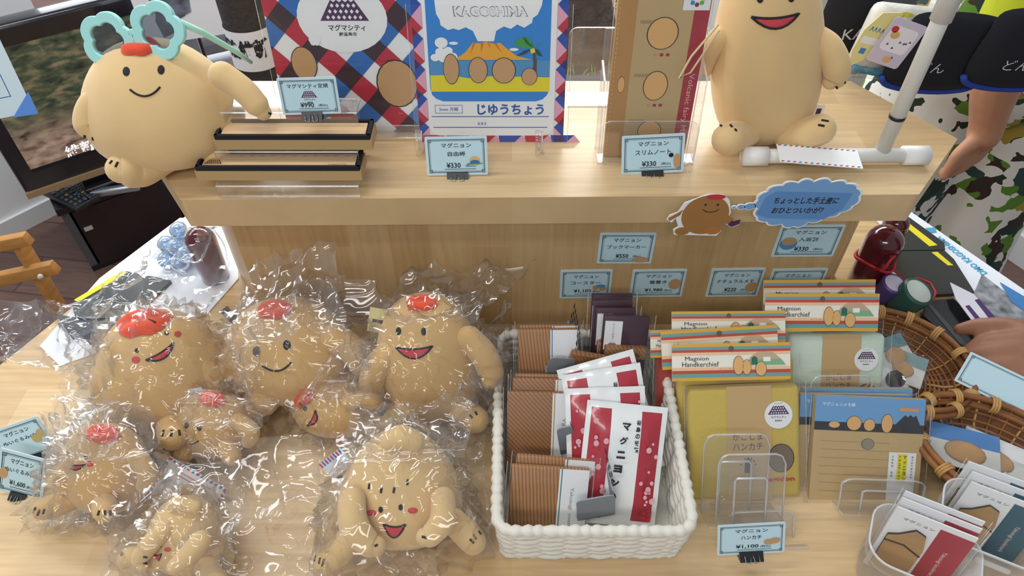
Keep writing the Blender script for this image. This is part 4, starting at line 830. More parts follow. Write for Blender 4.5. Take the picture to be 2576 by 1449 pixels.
# price cards taped on the riser
RY = .649
for lab, TL, TR, BL, l1, l2, pr, art in (
    ('price card on the riser above the others, ブックマーカー ¥550', (1512, 588), (1650, 588), (1507, 661), 'マグニョン', 'ブックマーカー', '¥550', [(.3, .12, .16, .1, TAN)]),
    ('price card on the riser under the thought bubble, 入浴剤 ¥330', (1968, 568), (2126, 567), (1966, 644), 'マグニョン', '入浴剤', '¥330', [(-.3, .42, .14, .2, SEA), (-.3, .5, .12, .13, TAN)]),
    ('leftmost price card in the lower riser row, コースター ¥1,100', (1412, 682), (1540, 680), (1410, 749), 'マグニョン', 'コースター', '¥1,100', [(.2, .38, .06, .09, TAN), (.34, .36, .07, .1, TAN), (.3, .44, .1, .06, SEA)]),
    ('price card on the riser behind the plum packets, 箸置き ¥1,980', (1594, 681), (1727, 679), (1590, 746), 'マグニョン', '箸置き', '¥1,980', [(.33, .48, .12, .2, TAN)]),
    ('price card on the riser, ナチュラルメモ ¥220', (1793, 678), (1925, 676), (1780, 745), 'マグニョン', 'ナチュラルメモ', '¥220', [(.34, .34, .12, .18, TAN)]),
    ('price card on the riser half hidden behind the mint handkerchief header', (1946, 679), (2082, 677), (1942, 745), 'マグニョン', None, None, None)):
    mw, w, h = quad(TL, TR, BL, RY, .9, 0); price_card(lab, mw, w, h, l1, l2, pr, art, clip_=False)
# ---------------- woven basket and what stands in it ----------------
def rope_box(t, c0, W, D, z0, Hh, rows, rr, mt, flare=0.0, yaw=0, name='woven_sides'):
    m = M(); r = .012
    def per(off, n=150):
        p = rrect(W + 2 * off, D + 2 * off, r + max(off, 0), 5, -(D + 2 * off) / 2); L = [0]
        for i in range(len(p)): L.append(L[-1] + (Vector(p[(i + 1) % len(p)]) - Vector(p[i])).length)
        o = []
        for j in range(n):
            s = L[-1] * j / n; i = max(q for q in range(len(p)) if L[q] <= s); a, b = Vector(p[i]), Vector(p[(i + 1) % len(p)]); f = (s - L[i]) / max(1e-9, L[i + 1] - L[i]); o.append(a.lerp(b, f))
        return o
    for k in range(rows):
        f = (k + .5) / rows; P = per(flare * f); n = len(P); pts = []
        for j, p in enumerate(P):
            d = Vector((P[(j + 1) % n] - P[j - 1])).normalized(); nn = Vector((d.y, -d.x)); wv = math.sin(j * 2 * math.pi / 9 + (math.pi if k % 2 else 0)) * .0019 + random.uniform(-.0007, .0007)
            pts.append((p.x + nn.x * wv, p.y + nn.y * wv, z0 + Hh * f + random.uniform(-.0009, .0009)))
        m.tube(pts, rr, mt, 6, True)
    m.build(name, t)
    for nm, z, of, R in (('base_cord', z0 + .003, 0, rr * 1.25), ('rim', z0 + Hh + .002, flare, rr * 1.75)):
        P = per(of, 300); q = M(); n = len(P); rad = [R * (1 + .16 * math.sin(j * 2 * math.pi / 4 + .5 * math.sin(j * .7))) for j in range(n)]
        q.tube([(p.x, p.y, z + .0006 * math.sin(j * 1.9)) for j, p in enumerate(P)], rad, mt, 8, True); q.build(nm, t)
    q = M(); q.prism([tuple(p) for p in per(-.001, 60)], z0 + .001, z0 + .003, mt); q.build('bottom', t)
WOV = mat('#e4e1d6', .85, 'white_paper_cord', bump=(350, .4, .001))
b0, b1 = at_z((1258, 1402), ZL), at_z((1716, 1408), ZL); bc = Vector(((b0.x + b1.x) / 2 - .001, (b0.y + b1.y) / 2 + .126, ZL)); BW, BD = (b1 - b0).length - .006, .245
t = thing('woven_basket', 'white woven paper-cord basket filled with coasters and bath salts', 'basket', Matrix.Translation(bc)); rope_box(t, bc, BW, BD, 0, .066, 11, .0033, WOV, .005)
ZB = ZL + .006
def stripes(key, c1, c2, rot, sc):
    m = bpy.data.materials.new(key); nt, N, L = nodes(m); b = N['Principled BSDF']; tc = N.new('ShaderNodeTexCoord'); mp = N.new('ShaderNodeMapping'); mp.inputs['Rotation'].default_value = (0, rot, 0); wv = N.new('ShaderNodeTexWave'); wv.inputs['Scale'].default_value = sc; wv.inputs['Distortion'].default_value = 1.2; wv.inputs['Detail'].default_value = 3; wv.inputs['Detail Scale'].default_value = .6
    rp = N.new('ShaderNodeValToRGB'); rp.color_ramp.elements[0].color = lin(c2); rp.color_ramp.elements[1].color = lin(c1); rp.color_ramp.elements[1].position = .55
    L.new(tc.outputs['Object'], mp.inputs['Vector']); L.new(mp.outputs['Vector'], wv.inputs['Vector']); L.new(wv.outputs['Fac'], rp.inputs['Fac']); L.new(rp.outputs['Color'], b.inputs['Base Color']); b.inputs['Roughness'].default_value = .5; return m
YAK = stripes('striped_cedar', '#ab7c4e', '#84562f', .1, 85); YAK2 = stripes('slanted_cedar', '#9f7046', '#7d5231', .75, 85)
def coaster(label, TL, TR, BL, Y0, lean, ink, band=(.62, 1.0), wd=YAK, hmin=None):
    mw, w, h = quad(TL, TR, BL, Y0, ZB, lean); lo = (mw @ Vector((0, 0, 0))).z; h2 = h + max(0, (lo - ZB)) / math.cos(math.radians(lean)) if hmin is None else hmin
    mw = mw @ Matrix.Translation((0, 0, h - h2)); h = h2
    t = thing('coaster_pack', label, 'coaster', mw, 'cedar coasters in clear packs'); m = M(); m.bbox((0, .004, h / 2), (w, .007, h * .96), wd, .0015); m.build('wooden_coaster', t)
    u0 = -w / 2 + w * band[0]; u1 = -w / 2 + w * band[1]; q = M(); q.rc(u0, h * .02, u1, h * .98, WHITE, 1); q.ln([(u0 + w * .03, h * .02), (u0 + w * .03, h * .98)], w * .014, ink, 2); q.tx('Yakusugi  coaster', u0 + (u1 - u0) * .45, h * .42, h * .62, w * .062, mat('#7d858c', .6, 'grey_print'), 2, rot=-R90)
    logo(q, u0 + (u1 - u0) * .55, h * .05, w * .2, 2, text=False); q.build('paper_band', t); sleeve(t, w, h, top=.004, ex=.005); return t
coaster('cedar coaster pack with green-edged band at the very front of the basket', (1288, 1168), (1484, 1180), (1288, 1318), .340, 34, mat('#2a7f82', .5, 'teal_ink'))
coaster('cedar coaster pack with green-edged band behind the front coaster', (1300, 1142), (1498, 1158), (1300, 1300), .354, 34, mat('#2a7f82', .5, 'teal_ink'))
coaster('cedar coaster pack with slanted grain and a gold-edged band', (1278, 982), (1460, 986), (1276, 1170), .402, 34, mat('#c29a3a', .5, 'gold_ink'), (.62, .98), YAK2)
coaster('cedar coaster pack just behind the gold-edged one', (1290, 948), (1470, 952), (1288, 1120), .416, 34, mat('#c29a3a', .5, 'gold_ink'), (.6, 1), YAK2)
coaster('cedar coaster pack peeking above the gold-edged pair', (1296, 938), (1474, 942), (1292, 1100), .43, 34, mat('#c29a3a', .5, 'gold_ink'), (.6, 1), YAK)
coaster('cedar coaster pack with blue-edged band at the back left of the basket', (1302, 826), (1452, 824), (1302, 990), .475, 28, mat('#2f6fb0', .5, 'band_blue'), (.55, 1), YAK)
coaster('cedar coaster pack furthest back beneath the coaster price card', (1306, 816), (1456, 814), (1306, 980), .489, 28, mat('#2f6fb0', .5, 'band_blue'), (.55, 1), YAK)
GREY = mat('#8b9199', .45, 'grey_metal')
def bookend(label, TL, TR, BL, Y0, lean, yaw):
    mw, w, h = quad(TL, TR, BL, Y0, ZB, lean, yaw, X0=.05); t = thing('bookend', label, 'bookend', mw, 'grey metal bookends'); m = M(); m.prism(rrect(w, h, .006, 4), 0, .0016, GREY, axis='y'); m.box((0, .03, .001), (w, .06, .0016), GREY); m.build('plate', t)
    q = M(); q.prism([(0, 0), (.07, 0), (.064, h * .95), (.006, h * .95)], w / 2 - .0016, w / 2, GREY, axis='x'); q.build('side_plate', t)
    q = M(); D1 = mat('#2b2d33', .8, 'punched_holes')
    for i in range(6):
        for j in range(6): q.add([(w / 2 + .0004, .012 + i * .009 + (.0045 if j % 2 else 0) + dy, .012 + j * .008 + dz) for dy, dz in ((-.003, -.0035), (.003, -.0025), (.003, .0035), (-.003, .0025))], [(0, 1, 2, 3)], D1)
    q.build('perforations', t)
bookend('grey metal bookend beside the front coasters', (1450, 1262), (1548, 1245), (1445, 1312), .345, 4, 8)
bookend('grey metal bookend beside the gold-edged coaster', (1400, 1080), (1440, 1072), (1404, 1150), .42, 4, 8)
bookend('grey metal bookend beside the blue-edged coaster', (1384, 900), (1450, 904), (1382, 940), .5, 4, 4)
SR = mat('#b0303f', .3, 'packet_red', coat=.4); SPK = mat('#e3a9b2', .35, 'packet_pink'); SW = mat('#eef1f0', .22, 'packet_white', coat=.5)
def sachet(label, TL, TR, BL, Y0, lean, X0=.12):
    mw, w, h = quad(TL, TR, BL, Y0, ZB, lean, 0, X0); lo = mw.translation.z; h2 = h
    if lo < ZB: h2 = h
    t = thing('bath_salt_packet', label, 'bath salt packet', mw, 'bath salt packets in the woven basket'); m = M()
    nu, nv = 16, 20; vs = []
    for j in range(nv + 1):
        for i in range(nu + 1):
            a, b = i / nu, j / nv; e = min(a, 1 - a, b, 1 - b); vs.append((-w / 2 + w * a, -.0065 * min(1, max(0, e - .05) * 6) - .0008 * noise.noise(Vector((a * 6, b * 6, w * 50))), h * b))
    m.add(vs, [(j * (nu + 1) + i, j * (nu + 1) + i + 1, (j + 1) * (nu + 1) + i + 1, (j + 1) * (nu + 1) + i) for j in range(nv) for i in range(nu)], SW, True); kr = m.mi(SR)
    for j in range(nv):
        for i in range(nu):
            a, b = (i + .5) / nu, (j + .5) / nv
            if .06 < b < .93 and (.06 < a < .34 or .7 < a < .94): m.m[j * nu + i] = kr
    m.box((0, .0008, h / 2), (w, .001, h), SW); rr = random.Random(int(TL[0])); yy = -.0084
    for i in range(26):
        b = rr.uniform(.1, .9); a = rr.choice((rr.uniform(.09, .31), rr.uniform(.73, .91))); u = -w / 2 + w * a; s = rr.choice((.016, .024, .034)) * w
        m.el(u, h * b, s, s * 1.15, SPK, 1, yy, 10)
    for i, ch in enumerate('マグニョンの湯'): m.tx(ch, w * .0 - i * .0015, h * (.83 - i * .115), w * .105, h * .062, INK, 1, yy - .0004, bold=.05)
    for i, ch in enumerate('桜島の妖精'): m.tx(ch, w * .145, h * (.87 - i * .055), w * .055, h * .042, INK, 1, yy, bold=.03)
    u, v = w * .36, h * .12; m.frame(u - w * .06, v - h * .045, u + w * .06, v + h * .045, w * .006, RED, 2, yy)
    for ch, a, b in (('温', .03, .02), ('泉', .03, -.022), ('の', -.03, .02), ('素', -.03, -.022)): m.tx(ch, u + w * a, v + h * b, w * .045, h * .034, RED, 2, yy, bold=.03)
    m.build('packet', t); return t
sachet('front bath salt packet, red and white, in the woven basket', (1478, 1006), (1681, 1026), (1452, 1312), .348, 42)
sachet('second bath salt packet, just behind the front one', (1421, 978), (1622, 971), (1412, 1290), .366, 42)
sachet('third bath salt packet, two behind the front one', (1411, 945), (1610, 912), (1406, 1262), .382, 42)
sachet('rearmost bath salt packet, most tilted, below the plum packets', (1400, 932), (1592, 878), (1425, 1240), .398, 42)
PLUM = mat('#3a1528', .45, 'plum_card')
def rest(label, TL, TR, BL, Y0, lean, lab=True):
    mw, w, h = quad(TL, TR, BL, Y0, ZB, lean, 0, .12); ex = max(0, (mw.translation.z - ZB)) / math.cos(math.radians(lean)); mw = mw @ Matrix.Translation((0, 0, -ex)); hh = h; h += ex
    t = thing('chopstick_rest_pack', label, 'chopstick rest', mw, 'plum chopstick rest packs'); m = M(); m.bbox((0, .004, h / 2), (w, .008, h), PLUM, .001); m.build('backing_card', t)
    if lab:
        q = M(); z = ex; q.rc(-w * .46, z + hh * .12, -w * .08, z + hh * .88, WHITE, 1); logo(q, -w * .27, z + hh * .2, w * .24, 2, text=False); [q.tx(c_, -w * .27, z + hh * (.8 - i * .065), w * .05, hh * .05, mat('#8d8f94', .6, 'grey_print'), 2) for i, c_ in enumerate('ほんわか箸置き')]; q.build('paper_label', t)
        q = M(); q.bbox((w * .02, -.005, z + hh * .12), (w * .92, .012, hh * .3), YAK2, .002); r = q.build('wooden_rest', t); q = M(); logo(q, w * .24, z + hh * .06, w * .2, 1, y=-.0112, text=False, mc=mat('#55341c', .7, 'burnt_mark'), fg=YAK2); q.build('burnt_mark', r)
    sleeve(t, w, h, y=-.012 if lab else -.002, top=.006, ex=.005)
rest('front plum chopstick rest pack with white label', (1520, 795), (1636, 800), (1520, 890), .49, 26)
rest('second plum chopstick rest pack with its label half hidden', (1500, 776), (1600, 778), (1500, 880), .506, 26)
rest('third plum chopstick rest pack, a dark top edge only', (1489, 758), (1592, 758), (1489, 850), .52, 26, False)
rest('rearmost plum chopstick rest pack touching the riser', (1490, 742), (1592, 742), (1490, 850), .536, 26, False)
m = M(); mw, w, h = quad((1440, 890), (1530, 905), (1440, 960), .50, ZB, 6); t = thing('coaster_pack', 'plain cedar block between the bookend and the bath salts', 'coaster', mw, 'cedar coasters in clear packs'); m.bbox((0, .004, h / 2), (w, .008, h), YAK2, .001); m.build('wooden_coaster', t); sleeve(t, w, h)
# ---------------- handkerchiefs ----------------
HC = {c: mat(c, .95, 'cotton_gauze', bump=(260, .5, .0015), sheen=.2) for c in ('#cdb457', '#cfe0cf', '#a83a2c')}
HY, HT, HR, HP, HW = mat('#dca93a', .5, 'header_mustard'), mat('#6f9fa3', .5, 'header_teal'), mat('#c04b39', .5, 'header_red'), mat('#edc39b', .5, 'header_peach'), mat('#efeadb', .5, 'header_cream')
def hanky(label, hTL, hTR, hBL, bTL, bTR, bBL, Y0, lean, col, stick=True, X0=.2, band='', partial=False):
    mw, w, h = quad(bTL, bTR, bBL, Y0, ZL, lean, 0, X0); lo = mw.translation.z; e = max(0, lo - ZL - .001) / math.cos(math.radians(lean)); mw = mw @ Matrix.Translation((0, 0, -e)); h += e
    t = thing('handkerchief_pack', label, 'handkerchief', mw, 'handkerchief packs with striped headers'); m = M(); m.bbox((0, .012, h / 2), (w, .022, h * .985), col, .006, 3); c = m.build('folded_cloth', t)
    q = M(); q.rc(-w * .16, 0, w * .24, h, KRAFT, 1, .0005); u = .06 * w
    q.tx('かごしま', -w * .0 + u * .4, h * .56, w * .27, h * .065, INK, 2, .0005); q.tx('ハンカチ', u * .4, h * .47, w * .27, h * .065, INK, 2, .0005); q.tx('AIKAGO', u * .4, h * .2, w * .15, h * .03, INK, 2, .0005)
    for a in range(7): q.el(u * .4 + w * .07 * math.cos(.3 + a * .42), h * .29 + h * .08 * math.sin(.3 + a * .42), w * .008, w * .008, INK, 2, .0005, 6)
    q.pg([(u * .4 - w * .035, h * .24), (u * .4 + w * .03, h * .24), (u * .4 + w * .02, h * .3), (u * .4 + w * .03, h * .34), (u * .4, h * .38), (u * .4 - w * .03, h * .34)], INK, 2, .0005); q.build('kraft_band', t)
    q = M(); u2, v2 = w * .33, h * .8; q.el(u2 - w * .03, v2 - h * .06, w * .125, w * .125, WHITE, 3, .0003, 32); logo(q, u2 - w * .03, v2 - h * .085 + w * .03, w * .19, 4, .0003); q.build('round_sticker', t)
    q = M(); blob(q, w * .32, h * .36, w * .22, h * .24, 2, mat('#7b6a58', .9, 'grey_embroidery'), .0005); q.tx('agnion', w * .32, h * .17, w * .24, h * .05, RED, 3, .0005, bold=.04); q.build('embroidery', c)
    sleeve(t, w, h, y=-.003, top=.004, ex=.005)
    mh, wh, hh = quad(hTL, hTR, hBL, Y0 - .012, ZL, lean + 2, 0, X0); o = M(); o.box((0, .001, hh / 2), (wh, .0016, hh), HW); k = hh
    for v0, v1, m_ in ((0, .085, HY), (.085, .19, HT), (.19, .28, HR), (.28, .36, HP), (.70, .77, HP), (.77, .84, HR), (.84, .92, HT), (.92, 1, HY)): o.rc(-wh / 2, hh * v0, wh / 2, hh * v1, m_, 2)
    o.tx('Magnion', -wh * .29, hh * .59, wh * .2, hh * .14, INK, 3); o.tx('Handkerchief', -wh * .26, hh * .45, wh * .31, hh * .13, INK, 3)
    o.pg([(wh * .12, hh * .4), (wh * .16, hh * .62), (wh * .22, hh * .76), (wh * .34, hh * .78), (wh * .42, hh * .56), (wh * .46, hh * .4)], mat('#c7a98a', .6, 'hill_brown'), 3); o.pg([(wh * .14, hh * .4), (wh * .15, hh * .55), (wh * .42, hh * .56), (wh * .46, hh * .4)], mat('#7fb287', .6, 'hill_green'), 4)
    o.pg([(wh * .17, hh * .42), (wh * .17, hh * .6), (wh * .195, hh * .65), (wh * .22, hh * .6), (wh * .22, hh * .42)], mat('#2f6b57', .6, 'door_green'), 5); o.rc(wh * .27, hh * .5, wh * .33, hh * .62, WHITE, 5)
    for a, b, c_, d in ((.06, .4, .085, .5), (.13, .35, .07, .4), (.25, .3, .09, .38)): blob(o, wh * a, hh * b, wh * c_, hh * d, 6, TANP)
    o.el(0, hh * .86, hh * .075, hh * .075, mat('#6d5a4a', .8, 'punched_hole'), 3); o.tx('かごしまハンカチ', -wh * .0, hh * .315, wh * .2, hh * .025, INK, 3)
    ho = o.build('header_card', t); ho.matrix_world = mh; ho.matrix_parent_inverse = Matrix.Identity(4); ho.matrix_basis = mw.inverted() @ mh
    return t
hanky('red handkerchief pack at the left end, mostly hidden beside the woven basket', (1636, 832), (1800, 826), (1650, 900), (1655, 870), (1790, 868), (1668, 1180), .45, 36, HC['#a83a2c'])
hanky('third yellow handkerchief pack, its header highest of the yellow stack', (1690, 784), (1976, 782), (1703, 862), (1740, 900), (2000, 895), (1742, 1180), .449, 42, HC['#cdb457'])
hanky('second yellow handkerchief pack, its header slightly turned', (1662, 834), (1955, 817), (1682, 930), (1705, 948), (1985, 940), (1712, 1230), .418, 42, HC['#cdb457'])
hanky('front yellow handkerchief pack with striped header card', (1690, 867), (1988, 861), (1713, 959), (1731, 977), (2014, 966), (1737, 1264), .386, 42, HC['#cdb457'])
hanky('rear mint handkerchief pack, only its header top showing', (1922, 705), (2203, 703), (1928, 790), (1960, 815), (2210, 812), (1962, 1040), .512, 38, HC['#cfe0cf'], X0=.35)
hanky('front mint green handkerchief pack behind the blue memo pads', (1926, 739), (2213, 739), (1943, 833), (1988, 843), (2232, 840), (1986, 1080), .478, 38, HC['#cfe0cf'], X0=.35)
# memo pads
MB, MK, MD = mat('#6fa3d4', .45, 'memo_blue'), mat('#c4a877', .65, 'memo_kraft', bump=(300, .1, .0005)), mat('#2e2f34', .5, 'memo_black')
def memo(label, TL, TR, BL, Y0, lean):
    mw, w, h = quad(TL, TR, BL, Y0, ZL, lean, 0, .4); e = max(0, mw.translation.z - ZL - .001); mw = mw @ Matrix.Translation((0, 0, -e)); h += e
    t = thing('memo_pad', label, 'memo pad', mw, 'kraft memo pads in clear bags'); m = M(); m.box((0, .004, h / 2), (w, .008, h), MK); m.build('pad', t); q = M()
    q.rc(-w / 2, h * .68, w / 2, h, MB, 1); q.rc(-w / 2, h * .68, w / 2, h * .76, MD, 2); q.pg([(w * .24, h * .76), (w * .32, h * .85), (w * .345, h * .83), (w * .37, h * .855), (w * .395, h * .83), (w * .42, h * .85), (w * .48, h * .72), (w * .24, h * .72)], MD, 3)
    q.tx('マグニョンメモ帳', -w * .29, h * .925, w * .3, h * .035, WHITE, 3, bold=.01); q.pg(rrect(w * .17, h * .03, h * .012, 3, h * .895), mat('#e09a5a', .5, 'orange_pill'), 2) if False else None
    q.rc(w * .27, h * .885, w * .44, h * .915, mat('#e09a5a', .5, 'orange_pill'), 3)
    for a, b, c, d in ((-.32, .735, .1, .06), (-.14, .755, .13, .13), (.0, .745, .1, .11), (.16, .765, .1, .17)): blob(q, w * a, h * b, w * c, h * d, 4, TANP)
    for i in range(7): q.ln([(-w * .43, h * (.58 - i * .078)), (w * .2, h * (.58 - i * .078))], .0004, mat('#9a8560', .7, 'rule_line'), 2)
    blob(q, 0, h * .565, w * .11, h * .1, 3, mat('#8f8a78', .6, 'grey_print2')); q.build('cover_print', t)
    q = M(); q.rc(w * .2, h * .02, w * .45, h * .5, WHITE, 6); q.rc(w * .28, h * .22, w * .37, h * .485, mat('#e8e02c', .5, 'label_yellow'), 7)
    for i, ch in enumerate('マグニョン'): q.tx(ch, w * .347, h * (.455 - i * .05), w * .028, h * .032, INK, 8, bold=.02)
    for i, ch in enumerate('ナチュラルメモ'): q.tx(ch, w * .302, h * (.46 - i * .036), w * .022, h * .024, INK, 8, bold=.02)
    for i, ch in enumerate('鹿児島市観光協会'): q.tx(ch, w * .415, h * (.46 - i * .027), w * .018, h * .018, mat('#3f4a66', .6, 'label_ink'), 8)
    for i, ch in enumerate('竹紙使用 製造'): (q.tx(ch, w * .235, h * (.46 - i * .03), w * .018, h * .02, INK, 8) if ch != ' ' else None)
    q.build('paper_sticker', t); sleeve(t, w, h, y=-.003, top=.003, ex=.006); return t
memo('third memo pad, a thin blue edge behind the others', (2022, 976), (2296, 978), (2016, 1215), .424, 42)
memo('second memo pad, shifted left behind the front one', (2014, 990), (2290, 994), (2010, 1232), .408, 42)
memo('front kraft memo pad with blue mountain cover and yellow sticker', (2054, 994), (2330, 1006), (2046, 1262), .388, 42)
# clear acrylic stands on the table
def ustand(label, TL, TR, BL, Y0, extra=None):
    mw, w, h = quad(TL, TR, BL, Y0, ZL, 34, 0, .3); t = thing('acrylic_stand', label, 'display stand', mw); m = M()
    R = .0035
    out = [(-w / 2, 0, 0), (-w / 2, 0, h * .86), (-w * .44, 0, h * .97), (-w * .36, 0, h), (w * .36, 0, h), (w * .44, 0, h * .97), (w / 2, 0, h * .86), (w / 2, 0, 0)]
    inn = [(-w * .24, 0, 0), (-w * .24, 0, h * .62), (-w * .2, 0, h * .66), (w * .2, 0, h * .66), (w * .24, 0, h * .62), (w * .24, 0, 0)]
    m.prism([(p[0], p[2]) for p in out], 0, .003, ACR, ACRE, 'y')
    m.tube([(p[0], -.0005, p[2]) for p in inn], .0014, ACRE, 6); m.tube([(p[0], -.0005, p[2]) for p in out], .0009, ACRE, 6)
    for dy, f in (extra or ()):
        m.prism([(p[0] + .01, p[2] * f) for p in out], dy, dy + .003, ACR, ACRE, 'y'); m.tube([(p[0] + .01, dy - .0005, p[2] * f) for p in inn], .0014, ACRE, 6); m.tube([(p[0] + .01, dy - .0005, p[2] * f) for p in out], .0009, ACRE, 6)
    d0 = min([0] + [e[0] for e in (extra or ())]) - .012; m.prism([(-w / 2, d0), (w / 2 + .012, d0), (w / 2 + .01, .02), (-w / 2, .02)], .0005, .003, ACR, ACRE, 'z'); m.build('stand', t)
ustand('clear acrylic stand with two rounded frames before the yellow handkerchief', (1772, 1094), (1938, 1092), (1766, 1290), .366, [(-.022, .86)])
ustand('low clear acrylic stand behind the handkerchief price card', (1835, 1290), (1998, 1284), (1830, 1372), .345)
ustand('clear acrylic stand before the front memo pad', (2120, 1204), (2330, 1212), (2110, 1285), .366)
ustand('clear acrylic stand before the mint handkerchief', (2042, 946), (2195, 944), (2040, 1080), .44)
card_q('price card at the front of the table, ハンカチ ¥1,100', (1808, 1324), (1974, 1315), (1793, 1397), .308, ZL + .006, 30, 'マグニョン', 'ハンカチ', '¥1,100', [(.27, .38, .08, .1, TAN), (.36, .42, .08, .1, TAN), (.4, .46, .04, .05, TAN)])
for lab, TL, TR, BL, Y0, tx2, pr, rt in (('front left price card, ぬいぐるみ(小) ¥1,600, leaning beside the small plush', (0, 1140), (115, 1170), (-26, 1236), .395, 'ぬいぐるみ(小)', '¥1,600', 0), ('price card reading ぬいぐるみ(大), behind the other front left card', (-24, 1102), (98, 1060), (12, 1186), .43, 'ぬいぐるみ(大)', None, 0)):
    mw, w, h = quad(TL, TR, BL, Y0, ZL + .006, 26, 0, -.5); price_card(lab, mw, w, h, 'マグニョン', tx2, pr, [(-.38, .45, .09, .14, TAN)] if '小' in tx2 else [(.28, .46, .09, .13, mat('#b9a66a', .6, 'olive_ink')), (.4, .56, .08, .12, mat('#b9a66a', .6, 'olive_ink'))])
# airmail edged card with the small plush
mw, w, h = quad((425, 1148), (572, 1232), (312, 1258), .43, ZL + .06, 40, 0, -.4); t = thing('swing_tag', 'white card with red and blue airmail edging behind the small self-hugging plush', 'tag', mw); m = M(); m.box((0, .001, h / 2), (w, .0014, h), WHITE)
def edge(p, q, n):
    for i in range(n):
        a = Vector(p).lerp(Vector(q), i / n); b = Vector(p).lerp(Vector(q), (i + .55) / n); d = (Vector(q) - Vector(p)).normalized(); nn = Vector((-d.y, d.x)) * w * .045; m.pg([a, b, b + nn + d * w * .02, a + nn + d * w * .02], (RED, BLUE)[i % 2], 1)
edge((-w / 2, 0), (w / 2, 0), 13); edge((w / 2, 0), (w / 2, h), 12); edge((w / 2, h), (-w / 2, h), 13); edge((-w / 2, h), (-w / 2, 0), 12)
logo(m, 0, h * .52, w * .2, 2)
for i in range(5): m.rc(-w * .3, h * (.3 - i * .035), w * .3, h * (.31 - i * .035), mat('#8d8f98', .6, 'small_print'), 2)
for i in range(2): m.rc(-w * .28, h * (.86 - i * .06), w * .28, h * (.87 - i * .06), RED, 2)
m.build('card', t)
# ---------------- frosted cups with bookmarks ----------------
def cup(label, ctr, W, D, Hh, yaw, ztop=None):
    c = at_z(ctr, ZL); t = thing('frosted_cup', label, 'plastic cup', frame_at(c, math.radians(yaw))); m = M(); n = 6
    def ring(s, z): return [Vector((x, y, z)) for x, y in rrect(W * s, D * s, .022 * s, n, -D * s / 2)]
    rs = [ring(.8, 0), ring(.84, .004), ring(.93, Hh * .72), ring(.985, Hh * .72 + .001), ring(1, Hh), ring(1.02, Hh), ring(1.02, Hh - .003)]
    k = len(rs[0]); vs = [v for r in rs for v in r]; fs = [(a * k + j, a * k + (j + 1) % k, (a + 1) * k + (j + 1) % k, (a + 1) * k + j) for a in range(len(rs) - 1) for j in range(k)] + [list(range(k))[::-1]]
    m.add(vs, fs, FROST, True); m.build('cup', t)
    q = M(); q.tube(rs[5], .0011, film('cup_rim_plastic', .15, .3, .2, .5), 6, True); q.build('rim', t)
    q = M(); q.bbox((0, -D * .5, Hh * .78), (W * .3, .004, .006), FROST, .0015); q.build('grip', t); return t
c1 = cup('frosted plastic cup nearest the front, holding red bookmark packs', (2258, 1452), .098, .068, .07, -27)
c2 = cup('frosted plastic cup at the right edge, holding teal bookmark packs', (2432, 1402), .105, .075, .075, -27)
def bookmark(label, cup_, dx, dy, col, txt, name):
    mw = cup_.matrix_world @ Matrix.Translation((dx, dy, .006)) @ Matrix.Rotation(math.radians(-13), 4, 'X'); t = thing('bookmark_pack', label, 'bookmark', mw, name); w, h = .072, .09
    m = M(); m.box((0, .001, h / 2), (w, .0016, h), WHITE); m.rc(w * .08, 0, w * .5, h * .93, col, 1); m.tx(txt, w * .28, h * .42, h * .45, w * .07, mat('#e3d6d6', .6, 'pale_print'), 2, rot=-R90); m.tx('マグニョン', -w * .17, h * .88, w * .4, h * .04, INK, 2); m.build('backing_card', t)
    q = M(); q.prism([(-w * .44, .004), (w * .02, .004), (w * .04, h * .55), (-w * .02, h * .76), (-w * .16, h * .8), (-w * .32, h * .66), (-w * .44, h * .6)], -.003, -.0004, mat('#b08a5c', .6, 'bamboo_bookmark', var=(12, .12, (1, 1, 8))), mat('#2a211a', .8, 'burnt_edge'), 'y'); q.ln([(-w * .44, h * .52), (-w * .2, h * .54), (w * .03, h * .46)], w * .03, mat('#2a211a', .8, 'burnt_edge'), 1, -.003); q.build('wooden_bookmark', t)
    sleeve(t, w, h, y=-.0042, top=.006, ex=.004)
REDC = mat('#a81f38', .5, 'crimson_panel'); TEAL = mat('#1f5a6e', .5, 'teal_panel')
for i, (dx, dy) in enumerate(((.0, -.004), (.003, .008), (.005, .017))): bookmark(('front red bookmark pack with a bamboo bookmark in the nearest cup', 'second red bookmark pack in the nearest cup', 'rearmost red bookmark pack in the nearest cup')[i], c1, dx, dy, REDC, 'Yakusugi bookmark', 'red bookmark packs')
for i, (dx, dy) in enumerate(((.0, .002), (.0, .015), (-.004, .026))): bookmark(('front teal bookmark pack with a bamboo bookmark in the right cup', 'second teal bookmark pack in the right cup', 'rearmost teal bookmark pack in the right cup')[i], c2, dx, dy, TEAL, 'Yakusugi bookmark', 'teal bookmark packs')
